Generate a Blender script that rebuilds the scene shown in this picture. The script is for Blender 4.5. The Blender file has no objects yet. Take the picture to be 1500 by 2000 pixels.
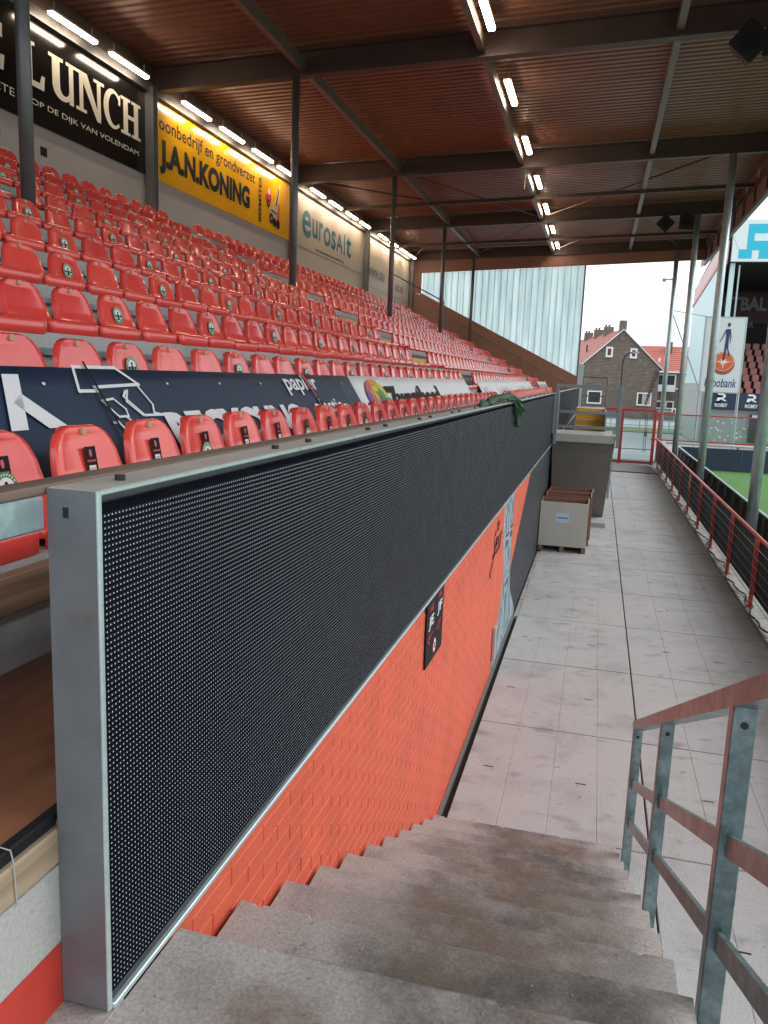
import bpy, bmesh, math, random
import numpy as np
from mathutils import Vector, Matrix
random.seed(7)
R = math.radians
S = bpy.context.scene
COL = S.collection

# ------------------------------------------------------------------ camera
CAM_LOC = Vector((0.0, 0.0, 3.06))
AX = Vector((0.96594593, 0.25598466, 0.0376871))      # image right
AY = Vector((0.07894982, -0.15288512, -0.98508531))   # image down
AZ = Vector((-0.24640493, 0.95451453, -0.1678887))    # forward
FPX = 1569.7
cd = bpy.data.cameras.new('camera')
cd.sensor_fit = 'HORIZONTAL'; cd.sensor_width = 36.0; cd.lens = 36.0 * FPX / 1500.0
cd.clip_start = 0.05; cd.clip_end = 2000
cam = bpy.data.objects.new('camera', cd); COL.objects.link(cam)
m3 = Matrix((AX, -AY, -AZ)).transposed()
cam.matrix_world = Matrix.Translation(CAM_LOC) @ m3.to_4x4()
S.camera = cam
S.render.resolution_x = 768; S.render.resolution_y = 1024

# ------------------------------------------------------------------ sky and sun (overcast)
SUN_EL, SUN_ROT = R(48), R(75)
w = bpy.data.worlds.new('World'); S.world = w; w.use_nodes = True
nt = w.node_tree; nt.nodes.clear()
out = nt.nodes.new('ShaderNodeOutputWorld'); bg = nt.nodes.new('ShaderNodeBackground')
sky = nt.nodes.new('ShaderNodeTexSky'); sky.sky_type = 'NISHITA'; sky.sun_disc = False
sky.sun_elevation = SUN_EL; sky.sun_rotation = SUN_ROT
sky.air_density = 1.0; sky.dust_density = 4.0; sky.ozone_density = 1.0
hs = nt.nodes.new('ShaderNodeHueSaturation'); hs.inputs['Saturation'].default_value = 0.12
mx = nt.nodes.new('ShaderNodeMix'); mx.data_type = 'RGBA'; mx.inputs[0].default_value = 0.72
mx.inputs[7].default_value = (9.0, 9.7, 10.0, 1)      # even cloud cover
nt.links.new(sky.outputs[0], hs.inputs['Color']); nt.links.new(hs.outputs[0], mx.inputs[6])
nt.links.new(mx.outputs[2], bg.inputs[0]); bg.inputs[1].default_value = 0.12
nt.links.new(bg.outputs[0], out.inputs[0])
sd = bpy.data.lights.new('sun', 'SUN'); sd.energy = 0.6; sd.angle = R(25); sd.color = (1, .97, .93)
so = bpy.data.objects.new('sun', sd); COL.objects.link(so)
sdir = Vector((math.sin(SUN_ROT) * math.cos(SUN_EL), math.cos(SUN_ROT) * math.cos(SUN_EL), math.sin(SUN_EL)))
so.rotation_euler = sdir.to_track_quat('Z', 'Y').to_euler()
vs = S.view_settings
vs.view_transform = 'Standard'; vs.look = 'None'; vs.gamma = 1.0; vs.use_curve_mapping = False
vs.exposure = 0.75
S.render.engine = 'CYCLES'
S.cycles.max_bounces = 8; S.cycles.diffuse_bounces = 4; S.cycles.glossy_bounces = 3
S.cycles.sample_clamp_indirect = 6.0

# ------------------------------------------------------------------ materials
def mat(name, col, rough=.6, metal=0., var=0., scale=3., col2=None, amt=.5, scale2=1.2, bump=0., bscale=60.,
        spec=.5, emit=0., coat=0., lo=.45, hi=.62):
    m = bpy.data.materials.new(name); m.use_nodes = True
    t = m.node_tree; b = t.nodes['Principled BSDF']; L = t.links.new
    b.inputs['Roughness'].default_value = rough; b.inputs['Metallic'].default_value = metal
    b.inputs['Specular IOR Level'].default_value = spec
    b.inputs['Coat Weight'].default_value = coat; b.inputs['Coat Roughness'].default_value = .08
    c4 = (*col, 1)
    b.inputs['Base Color'].default_value = c4
    if emit:
        b.inputs['Emission Color'].default_value = c4; b.inputs['Emission Strength'].default_value = emit
    if var or col2 or bump:
        g = t.nodes.new('ShaderNodeNewGeometry')
    src = None
    if col2:
        n = t.nodes.new('ShaderNodeTexNoise'); n.inputs['Scale'].default_value = scale2; n.inputs['Detail'].default_value = 7; n.inputs['Roughness'].default_value = .65
        L(g.outputs['Position'], n.inputs['Vector'])
        mr = t.nodes.new('ShaderNodeMapRange'); mr.inputs[1].default_value = lo; mr.inputs[2].default_value = hi; mr.inputs[4].default_value = amt
        L(n.outputs[0], mr.inputs[0])
        k = t.nodes.new('ShaderNodeMix'); k.data_type = 'RGBA'; k.inputs[6].default_value = c4; k.inputs[7].default_value = (*col2, 1)
        L(mr.outputs[0], k.inputs[0]); src = k.outputs[2]
    if var:
        n = t.nodes.new('ShaderNodeTexNoise'); n.inputs['Scale'].default_value = scale; n.inputs['Detail'].default_value = 8; n.inputs['Roughness'].default_value = .7
        L(g.outputs['Position'], n.inputs['Vector'])
        mr = t.nodes.new('ShaderNodeMapRange'); mr.inputs[1].default_value = .3; mr.inputs[2].default_value = .7
        mr.inputs[3].default_value = 1 - var; mr.inputs[4].default_value = 1 + var
        L(n.outputs[0], mr.inputs[0])
        k = t.nodes.new('ShaderNodeMix'); k.data_type = 'RGBA'; k.blend_type = 'MULTIPLY'; k.inputs[0].default_value = 1
        if src: L(src, k.inputs[6])
        else: k.inputs[6].default_value = c4
        L(mr.outputs[0], k.inputs[7]); src = k.outputs[2]
        rr = t.nodes.new('ShaderNodeMapRange'); rr.inputs[1].default_value = .3; rr.inputs[2].default_value = .7
        rr.inputs[3].default_value = max(.02, rough - var * .5); rr.inputs[4].default_value = min(1, rough + var * .5)
        L(n.outputs[0], rr.inputs[0]); L(rr.outputs[0], b.inputs['Roughness'])
    if src: L(src, b.inputs['Base Color'])
    if bump:
        n = t.nodes.new('ShaderNodeTexNoise'); n.inputs['Scale'].default_value = bscale; n.inputs['Detail'].default_value = 5
        L(g.outputs['Position'], n.inputs['Vector'])
        bn = t.nodes.new('ShaderNodeBump'); bn.inputs['Strength'].default_value = bump; bn.inputs['Distance'].default_value = .01
        L(n.outputs[0], bn.inputs['Height']); L(bn.outputs[0], b.inputs['Normal'])
    return m

def wood(name, c1, c2, rough=.65, axis=1, sc=(30, 1.2, 30)):
    m = mat(name, c1, rough); t = m.node_tree; L = t.links.new
    g = t.nodes.new('ShaderNodeNewGeometry'); mp = t.nodes.new('ShaderNodeMapping'); mp.inputs['Scale'].default_value = sc
    n = t.nodes.new('ShaderNodeTexNoise'); n.inputs['Scale'].default_value = 1; n.inputs['Detail'].default_value = 8; n.inputs['Distortion'].default_value = .6
    r = t.nodes.new('ShaderNodeValToRGB'); r.color_ramp.elements[0].position = .32; r.color_ramp.elements[1].position = .68
    r.color_ramp.elements[0].color = (*c2, 1); r.color_ramp.elements[1].color = (*c1, 1)
    L(g.outputs['Position'], mp.inputs[0]); L(mp.outputs[0], n.inputs['Vector']); L(n.outputs[0], r.inputs[0])
    L(r.outputs[0], t.nodes['Principled BSDF'].inputs['Base Color'])
    bn = t.nodes.new('ShaderNodeBump'); bn.inputs['Strength'].default_value = .25; bn.inputs['Distance'].default_value = .004
    L(n.outputs[0], bn.inputs['Height']); L(bn.outputs[0], t.nodes['Principled BSDF'].inputs['Normal'])
    return m

def concrete_mat(name, base, stain, stain2, s1, lo, hi, ribs=False, scuff=0., grit=.25, lane=None):
    m = mat(name, base, .8); t = m.node_tree; L = t.links.new; b = t.nodes['Principled BSDF']
    g = t.nodes.new('ShaderNodeNewGeometry')
    def noise(sc, det=8, ro=.65, dist=0., vec=None):
        n = t.nodes.new('ShaderNodeTexNoise'); n.inputs['Scale'].default_value = sc; n.inputs['Detail'].default_value = det
        n.inputs['Roughness'].default_value = ro; n.inputs['Distortion'].default_value = dist
        L(vec or g.outputs['Position'], n.inputs['Vector']); return n.outputs[0]
    def rng(v, a, c, d=0., e=1.):
        r = t.nodes.new('ShaderNodeMapRange'); r.interpolation_type = 'SMOOTHSTEP'
        r.inputs[1].default_value = a; r.inputs[2].default_value = c; r.inputs[3].default_value = d; r.inputs[4].default_value = e
        L(v, r.inputs[0]); return r.outputs[0]
    def mixc(f, a, c, mode='MIX'):
        k = t.nodes.new('ShaderNodeMix'); k.data_type = 'RGBA'; k.blend_type = mode
        if isinstance(f, float): k.inputs[0].default_value = f
        else: L(f, k.inputs[0])
        for s, v in ((6, a), (7, c)):
            if isinstance(v, tuple): k.inputs[s].default_value = (*v, 1)
            else: L(v, k.inputs[s])
        return k.outputs[2]
    c = mixc(rng(noise(s1, 9, .68, .4), lo, hi, 0, .85), base, stain)
    c = mixc(rng(noise(s1 * .45, 6, .6, .8), .48, .66, 0, .7), c, stain2)
    if lane:   # foot traffic dirt along the middle of the flight
        sx = t.nodes.new('ShaderNodeSeparateXYZ'); L(g.outputs['Position'], sx.inputs[0])
        w1 = t.nodes.new('ShaderNodeMath'); w1.operation = 'MULTIPLY_ADD'; w1.inputs[1].default_value = .9; L(noise(2.2, 9, .72), w1.inputs[0]); L(sx.outputs[0], w1.inputs[2])
        ma = t.nodes.new('ShaderNodeMath'); ma.operation = 'MULTIPLY'; L(rng(w1.outputs[0], lane[0] + .45, lane[1] + .45), ma.inputs[0]); L(rng(w1.outputs[0], lane[2] + .45, lane[3] + .45, 1, 0), ma.inputs[1])
        mb = t.nodes.new('ShaderNodeMath'); mb.operation = 'MULTIPLY'; L(ma.outputs[0], mb.inputs[0]); L(rng(noise(4.5, 9, .75), .32, .66, .35, 1), mb.inputs[1])
        c = mixc(mb.outputs[0], c, mixc(rng(noise(1.1, 5, .6), .42, .6), (.105, .094, .09), (.185, .138, .11)))
    f = noise(110, 4, .7)
    c = mixc(1., c, rng(f, .3, .7, 1 - grit, 1 + grit), 'MULTIPLY')
    spots = noise(26, 2, .5)
    c = mixc(rng(spots, .70, .78, 0, .55), c, tuple(x * .35 for x in stain))
    if scuff:
        mp = t.nodes.new('ShaderNodeMapping'); mp.inputs['Scale'].default_value = (1.5, 2.4, 1); L(g.outputs['Position'], mp.inputs[0])
        sc = noise(1.9, 3, .55, .2, mp.outputs[0]); c = mixc(rng(sc, .55, .74, 0, scuff), c, (.13, .127, .13)); c = mixc(rng(noise(7.5, 3, .5), .66, .74, 0, .5), c, (.15, .145, .145))
    L(c, b.inputs['Base Color'])
    bn = t.nodes.new('ShaderNodeBump'); bn.inputs['Strength'].default_value = .35; bn.inputs['Distance'].default_value = .006
    h = f
    if ribs:
        wv = t.nodes.new('ShaderNodeTexWave'); wv.bands_direction = 'X'; wv.inputs['Scale'].default_value = 24; wv.inputs['Distortion'].default_value = .3
        L(g.outputs['Position'], wv.inputs['Vector'])
        msk = rng(noise(.55, 2, .5), .44, .60, .05, .9)
        mm = t.nodes.new('ShaderNodeMath'); mm.operation = 'MULTIPLY'; L(wv.outputs[0], mm.inputs[0]); L(msk, mm.inputs[1])
        ad = t.nodes.new('ShaderNodeMath'); ad.operation = 'ADD'; L(mm.outputs[0], ad.inputs[0]); L(f, ad.inputs[1]); h = ad.outputs[0]
    L(h, bn.inputs['Height']); L(bn.outputs[0], b.inputs['Normal'])
    return m

M = {}
M['deck'] = concrete_mat('deck_concrete', (.43, .425, .43), (.35, .343, .345), (.46, .448, .445), 1.6, .47, .63, True, .42, .2)
M['step'] = concrete_mat('step_concrete', (.41, .375, .36), (.28, .255, .25), (.35, .31, .285), 2.3, .45, .62, False, .3, .2, (-.66, -.34, .06, .27))
M['tier'] = concrete_mat('tier_concrete', (.42, .42, .41), (.33, .33, .325), (.40, .385, .37), 1.2, .45, .62, False, 0, .12)
M['soffit'] = concrete_mat('soffit_concrete', (.21, .195, .18), (.15, .135, .125), (.19, .17, .155), .8, .45, .65, False, 0, .1)  # darker concrete copy, shade under the far stair put into the colour
M['kerb'] = concrete_mat('kerb_concrete', (.38, .37, .35), (.24, .23, .21), (.33, .30, .27), 3, .45, .62, False, 0, .25)
M['galv'] = mat('galvanised_steel', (.205, .275, .29), .38, .92, var=.22, scale=9, col2=(.36, .45, .47), amt=.7, scale2=14)
M['galv_bright'] = mat('galvanised_bright', (.40, .53, .55), .4, .6, var=.16, scale=8, col2=(.50, .64, .67), amt=.6, scale2=16)  # brighter teal copy, reflection on the front rail put into the colour
M['galv_pole'] = mat('galvanised_pole', (.42, .50, .52), .42, .6, var=.18, scale=7)
M['galv_dark'] = mat('dull_galvanised', (.22, .25, .26), .5, .5, var=.15, scale=7)
M['frame'] = mat('brushed_frame_steel', (.20, .215, .235), .5, .45, var=.14, scale=5, col2=(.19, .135, .09), amt=.7, scale2=4.5, lo=.60, hi=.74)
M['frame_edge'] = mat('frame_edge_aluminium', (.62, .74, .76), .3, .55, var=.08, scale=20)
M['frame_top'] = mat('frame_top_grey', (.42, .40, .38), .6, .3, var=.14, scale=8)  # paler, warmer grey than the frame sides
M['led'] = mat('led_black', (.005, .007, .018), .5, var=.2, scale=6, spec=.2)
M['led_rib'] = mat('led_louvre', (.004, .006, .015), .7, spec=.06)
M['dot'] = mat('led_lens', (.56, .56, .56), .5)
M['rubber'] = mat('black_rubber', (.012, .012, .012), .6)
M['black'] = mat('black_print', (.008, .008, .009), .6, spec=.2)
M['black_panel'] = mat('black_board', (.010, .011, .014), .6, var=.2, scale=4, spec=.25)
M['seat'] = mat('red_seat_plastic', (.86, .078, .062), .22, var=.05, scale=6, coat=.4)
def vary(m, dh=.0025, dv=.09):
    t = m.node_tree; b = t.nodes['Principled BSDF']; L = t.links.new; src = b.inputs['Base Color'].links[0].from_socket
    oi = t.nodes.new('ShaderNodeObjectInfo'); h = t.nodes.new('ShaderNodeHueSaturation')
    for o_, i_, s_ in ((0, 'Hue', dh), (1, 'Value', dv)):
        r = t.nodes.new('ShaderNodeMapRange'); c = .5 if o_ == 0 else 1.; r.inputs[3].default_value = c - s_; r.inputs[4].default_value = c + s_ * .6; L(oi.outputs['Random'], r.inputs[0]); L(r.outputs[0], h.inputs[i_])
    g = t.nodes.new('ShaderNodeNewGeometry'); n = t.nodes.new('ShaderNodeTexNoise'); n.inputs['Scale'].default_value = 9; n.inputs['Detail'].default_value = 7; L(g.outputs['Position'], n.inputs['Vector'])
    r = t.nodes.new('ShaderNodeMapRange'); r.inputs[1].default_value = .5; r.inputs[2].default_value = .75; r.inputs[4].default_value = .10; L(n.outputs[0], r.inputs[0])
    k = t.nodes.new('ShaderNodeMix'); k.data_type = 'RGBA'; k.inputs[7].default_value = (.55, .22, .2, 1); L(src, h.inputs['Color']); L(h.outputs[0], k.inputs[6]); L(r.outputs[0], k.inputs[0]); L(k.outputs[2], b.inputs['Base Color'])
vary(M['seat'])
M['tab'] = mat('number_tab', (.52, .42, .28), .6)
M['green'] = mat('sticker_green', (.03, .28, .11), .45)
M['white'] = mat('white_print', (.80, .80, .79), .5)
M['pinkprint'] = mat('crest_print', (.62, .10, .13), .5)
M['navy'] = mat('navy_tarpaulin', (.012, .030, .068), .5, var=.12, scale=3, bump=.1, bscale=9)
M['whitesheet'] = mat('white_board_sheet', (.76, .77, .79), .45, var=.03, scale=2)
M['timber'] = wood('weathered_timber', (.30, .19, .115), (.15, .085, .05))
M['timber_dark'] = wood('grey_brown_timber', (.20, .14, .11), (.11, .075, .06))
M['timber_pale'] = wood('pale_timber', (.46, .36, .25), (.27, .2, .13))
M['ply'] = wood('brown_plywood', (.32, .13, .065), (.17, .07, .042), .5, 1, (9, 2.2, 9))
M['crateboard'] = mat('crate_board', (.50, .47, .41), .7, var=.06, scale=5)
M['crateedge'] = wood('crate_wood', (.27, .13, .09), (.17, .075, .05))
M['red'] = mat('red_steel_paint', (.50, .052, .04), .38, var=.12, scale=8, col2=(.36, .04, .035), amt=.5, scale2=6)
M['redrail'] = mat('red_rail_worn', (.60, .16, .13), .35, var=.15, scale=6)
M['yellowstep'] = mat('yellow_step_paint', (.85, .42, .03), .5, var=.12, scale=4)
M['roofsheet'] = mat('roof_sheet', (.225, .10, .066), .42, .2, var=.12, scale=1.1)  # warm lamp light on grey steel put into this brown base
M['beam'] = mat('roof_beam_steel', (.10, .066, .054), .5, .3, var=.15, scale=2)
M['purlin'] = mat('purlin_steel', (.20, .175, .16), .45, .5, var=.15, scale=3)
M['column'] = mat('column_steel', (.17, .17, .175), .42, .5, var=.15, scale=4)
M['wallpanel'] = mat('wall_panel_grey', (.44, .39, .375), .5, var=.05, scale=1.5)
M['wallcream'] = mat('wall_panel_cream', (.55, .46, .36), .42, var=.05, scale=1.2)
M['yellow'] = mat('yellow_banner', (.84, .42, .012), .16, var=.03, scale=2)
M['banblack'] = mat('black_banner', (.010, .009, .009), .14)
M['teal'] = mat('teal_print', (.006, .15, .19), .4)
M['cream'] = mat('cream_print', (.78, .72, .62), .4)
M['endbrown'] = mat('end_wall_panel', (.30, .155, .105), .5, var=.08, scale=1.2)
M['endbrown2'] = mat('end_header_panel', (.27, .125, .09), .5, var=.08, scale=1.2)
M['orange'] = mat('orange_paint', (.70, .105, .06), .5, var=.07, scale=4, col2=(.62, .085, .05), amt=.5, scale2=2.2, bump=.18, bscale=70)
M['orange_dark'] = mat('red_wall_paint', (.52, .045, .03), .5, var=.1, scale=4)
M['grass'] = mat('artificial_turf', (.075, .20, .045), .85, var=.12, scale=1.5, bump=.4, bscale=120)
M['lawn'] = mat('verge_grass', (.13, .17, .07), .9, var=.25, scale=2)
M['asphalt'] = mat('asphalt_ground', (.17, .175, .185), .85, var=.12, scale=.6)
M['paving'] = mat('street_paving', (.33, .345, .36), .8, var=.08, scale=.5)
M['brownbrick'] = mat('brown_brick', (.135, .10, .078), .85, var=.25, scale=2.2, col2=(.30, .25, .20), amt=.5, scale2=1.4, lo=.56, hi=.66)
M['rooftile'] = mat('red_roof_tile', (.36, .10, .075), .6, var=.22, scale=2.5)
M['rooftile2'] = mat('bright_roof_tile', (.40, .115, .085), .6, var=.15, scale=2.5)
M['paint'] = mat('white_paint', (.78, .78, .78), .5)
M['glass'] = mat('window_glass', (.05, .06, .07), .08)
M['curtain'] = mat('red_curtain', (.14, .02, .025), .6)
M['cladteal'] = mat('pale_teal_cladding', (.52, .68, .70), .45, var=.05, scale=1)
M['pinkroof'] = mat('pink_roof_edge', (.62, .42, .40), .5, var=.05, scale=1)
M['cyan'] = mat('cyan_print', (.01, .48, .68), .4)
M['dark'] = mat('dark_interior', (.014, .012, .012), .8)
M['greyconc'] = mat('grey_render', (.34, .345, .33), .8, var=.1, scale=1.5)
M['pinkseat'] = mat('faded_red_seat', (.40, .17, .15), .5, var=.1, scale=2)
M['blueink'] = mat('blue_print', (.02, .03, .16), .4)
M['orangeink'] = mat('orange_print', (.72, .14, .03), .4)
M['signwhite'] = mat('sign_white', (.70, .78, .80), .35)
M['greytext'] = mat('grey_text', (.20, .19, .18), .5)
M['greenstrap'] = mat('green_webbing', (.030, .085, .045), .65, var=.3, scale=14, bump=.3, bscale=50)
M['tie'] = mat('cable_tie_grey', (.42, .43, .42), .5)
M['paper'] = mat('pale_blue_label', (.50, .64, .80), .6)
M['speaker'] = mat('speaker_black', (.006, .006, .006), .6)
M['lamp'] = mat('lamp_diffuser', (1, .81, .60), .4, emit=24)
M['lamp_house'] = mat('lamp_housing', (.5, .45, .4), .5)
M['face1'] = mat('mural_mid', (.20, .28, .34), .6)
M['face2'] = mat('mural_dark', (.045, .07, .095), .6)
M['redink'] = mat('red_print', (.60, .04, .04), .5)
M['cable'] = mat('black_cable', (.014, .014, .015), .5)
def brickwork(m, c2, sc):
    t = m.node_tree; b = t.nodes['Principled BSDF']; L = t.links.new; src = b.inputs['Base Color'].links[0].from_socket
    g = t.nodes.new('ShaderNodeNewGeometry'); sp = t.nodes.new('ShaderNodeSeparateXYZ'); cx = t.nodes.new('ShaderNodeCombineXYZ'); L(g.outputs['Position'], sp.inputs[0])
    a = t.nodes.new('ShaderNodeMath'); L(sp.outputs[0], a.inputs[0]); L(sp.outputs[1], a.inputs[1]); L(a.outputs[0], cx.inputs[0]); L(sp.outputs[2], cx.inputs[1])
    k = t.nodes.new('ShaderNodeTexBrick'); k.inputs['Scale'].default_value = sc; k.inputs['Mortar Size'].default_value = .018; k.inputs['Mortar'].default_value = (*c2, 1); k.inputs['Brick Width'].default_value = .5; k.inputs['Row Height'].default_value = .16
    h = t.nodes.new('ShaderNodeHueSaturation'); h.inputs['Value'].default_value = .7; L(src, h.inputs['Color']); L(cx.outputs[0], k.inputs[0]); L(src, k.inputs['Color1']); L(h.outputs[0], k.inputs['Color2']); L(k.outputs[0], b.inputs['Base Color'])
brickwork(M['brownbrick'], (.24, .21, .18), 1.1)
def trans_mat():
    m = bpy.data.materials.new('translucent_polycarbonate'); m.use_nodes = True; t = m.node_tree; t.nodes.clear(); L = t.links.new
    o = t.nodes.new('ShaderNodeOutputMaterial'); a = t.nodes.new('ShaderNodeBsdfTranslucent'); d = t.nodes.new('ShaderNodeBsdfDiffuse')
    a.inputs[0].default_value = (.70, .86, .88, 1); d.inputs[0].default_value = (.55, .66, .67, 1)
    g = t.nodes.new('ShaderNodeBsdfGlossy'); g.inputs['Roughness'].default_value = .2
    ge_ = t.nodes.new('ShaderNodeNewGeometry'); mp = t.nodes.new('ShaderNodeMapping'); mp.inputs['Scale'].default_value = (3.5, 1, .35); no = t.nodes.new('ShaderNodeTexNoise'); no.inputs['Scale'].default_value = 1; no.inputs['Detail'].default_value = 6
    rp = t.nodes.new('ShaderNodeValToRGB'); rp.color_ramp.elements[0].position = .35; rp.color_ramp.elements[1].position = .62; rp.color_ramp.elements[0].color = (.50, .68, .70, 1); rp.color_ramp.elements[1].color = (.80, .93, .94, 1)
    L(ge_.outputs['Position'], mp.inputs[0]); L(mp.outputs[0], no.inputs['Vector']); L(no.outputs[0], rp.inputs[0]); L(rp.outputs[0], a.inputs[0])
    x = t.nodes.new('ShaderNodeMixShader'); x.inputs[0].default_value = .12; y = t.nodes.new('ShaderNodeMixShader'); y.inputs[0].default_value = .05
    L(a.outputs[0], x.inputs[1]); L(d.outputs[0], x.inputs[2]); L(x.outputs[0], y.inputs[1]); L(g.outputs[0], y.inputs[2]); L(y.outputs[0], o.inputs[0])
    return m
M['trans'] = trans_mat()
def glass_pane():
    m = bpy.data.materials.new('clear_pane'); m.use_nodes = True; t = m.node_tree; t.nodes.clear(); L = t.links.new
    o = t.nodes.new('ShaderNodeOutputMaterial'); a = t.nodes.new('ShaderNodeBsdfTransparent'); a.inputs[0].default_value = (.86, .92, .92, 1)
    g = t.nodes.new('ShaderNodeBsdfGlossy'); g.inputs['Roughness'].default_value = .05
    y = t.nodes.new('ShaderNodeMixShader'); y.inputs[0].default_value = .07
    L(a.outputs[0], y.inputs[1]); L(g.outputs[0], y.inputs[2]); L(y.outputs[0], o.inputs[0]); return m
M['pane'] = glass_pane()

# mural paint on the brick wall: orange, pale portrait field and black field laid out in wall coordinates
def mural_mat():
    m = mat('painted_brick', (.71, .122, .062), .5, var=.09, scale=4, col2=(.50, .085, .055), amt=.55, scale2=2.6, lo=.52, hi=.72, bump=.22, bscale=70)
    t = m.node_tree; L = t.links.new; b = t.nodes['Principled BSDF']
    prev = b.inputs['Base Color'].links[0].from_socket
    g = t.nodes.new('ShaderNodeNewGeometry'); sp = t.nodes.new('ShaderNodeSeparateXYZ'); L(g.outputs['Position'], sp.inputs[0])
    def bound(pts):
        mr = t.nodes.new('ShaderNodeMapRange'); mr.inputs[1].default_value = 0; mr.inputs[2].default_value = 1.8; L(sp.outputs[2], mr.inputs[0])
        r = t.nodes.new('ShaderNodeValToRGB'); cr = r.color_ramp
        while len(cr.elements) < len(pts): cr.elements.new(.5)
        for e, (z, y) in zip(cr.elements, pts):
            e.position = max(0, min(1, z / 1.8)); v = (y - 7.) / 6.; e.color = (v, v, v, 1)
        L(mr.outputs[0], r.inputs[0])
        k = t.nodes.new('ShaderNodeMath'); k.operation = 'MULTIPLY_ADD'; k.inputs[1].default_value = 6; k.inputs[2].default_value = 7; L(r.outputs[0], k.inputs[0])
        c = t.nodes.new('ShaderNodeMath'); c.operation = 'GREATER_THAN'; L(sp.outputs[1], c.inputs[0]); L(k.outputs[0], c.inputs[1]); return c.outputs[0]
    left = bound([(0, 8.05), (.35, 8.36), (.62, 8.72), (.88, 8.82), (1.3, 8.62), (1.79, 8.52)])
    right = bound([(0, 10.6), (.18, 10.31), (.5, 9.75), (.8, 9.62), (1.3, 9.55), (1.79, 9.66)])
    blk = bound([(0, 10.6), (.18, 10.31), (.5, 9.75), (.8, 9.62), (1.3, 10.83), (1.79, 12.02)])
    n = t.nodes.new('ShaderNodeTexNoise'); n.inputs['Scale'].default_value = 5; n.inputs['Detail'].default_value = 6; n.inputs['Distortion'].default_value = 1.5
    mp = t.nodes.new('ShaderNodeMapping'); mp.inputs['Scale'].default_value = (1, 1.6, .5); L(g.outputs['Position'], mp.inputs[0]); L(mp.outputs[0], n.inputs['Vector'])
    rp = t.nodes.new('ShaderNodeValToRGB'); e = rp.color_ramp.elements; e[0].position = .36; e[1].position = .66
    e[0].color = (.10, .155, .19, 1); e[1].color = (.45, .57, .61, 1); L(n.outputs[0], rp.inputs[0])
    def mix(f, a, c):
        k = t.nodes.new('ShaderNodeMix'); k.data_type = 'RGBA'; L(f, k.inputs[0]); L(a, k.inputs[6])
        if isinstance(c, tuple): k.inputs[7].default_value = (*c, 1)
        else: L(c, k.inputs[7])
        return k.outputs[2]
    c = mix(left, prev, rp.outputs[0])
    k = t.nodes.new('ShaderNodeMix'); k.data_type = 'RGBA'; L(right, k.inputs[0]); L(c, k.inputs[6]); L(prev, k.inputs[7]); c = k.outputs[2]
    c = mix(blk, c, (.022, .026, .032))
    L(c, b.inputs['Base Color']); return m
M['mural'] = mural_mat()

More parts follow.
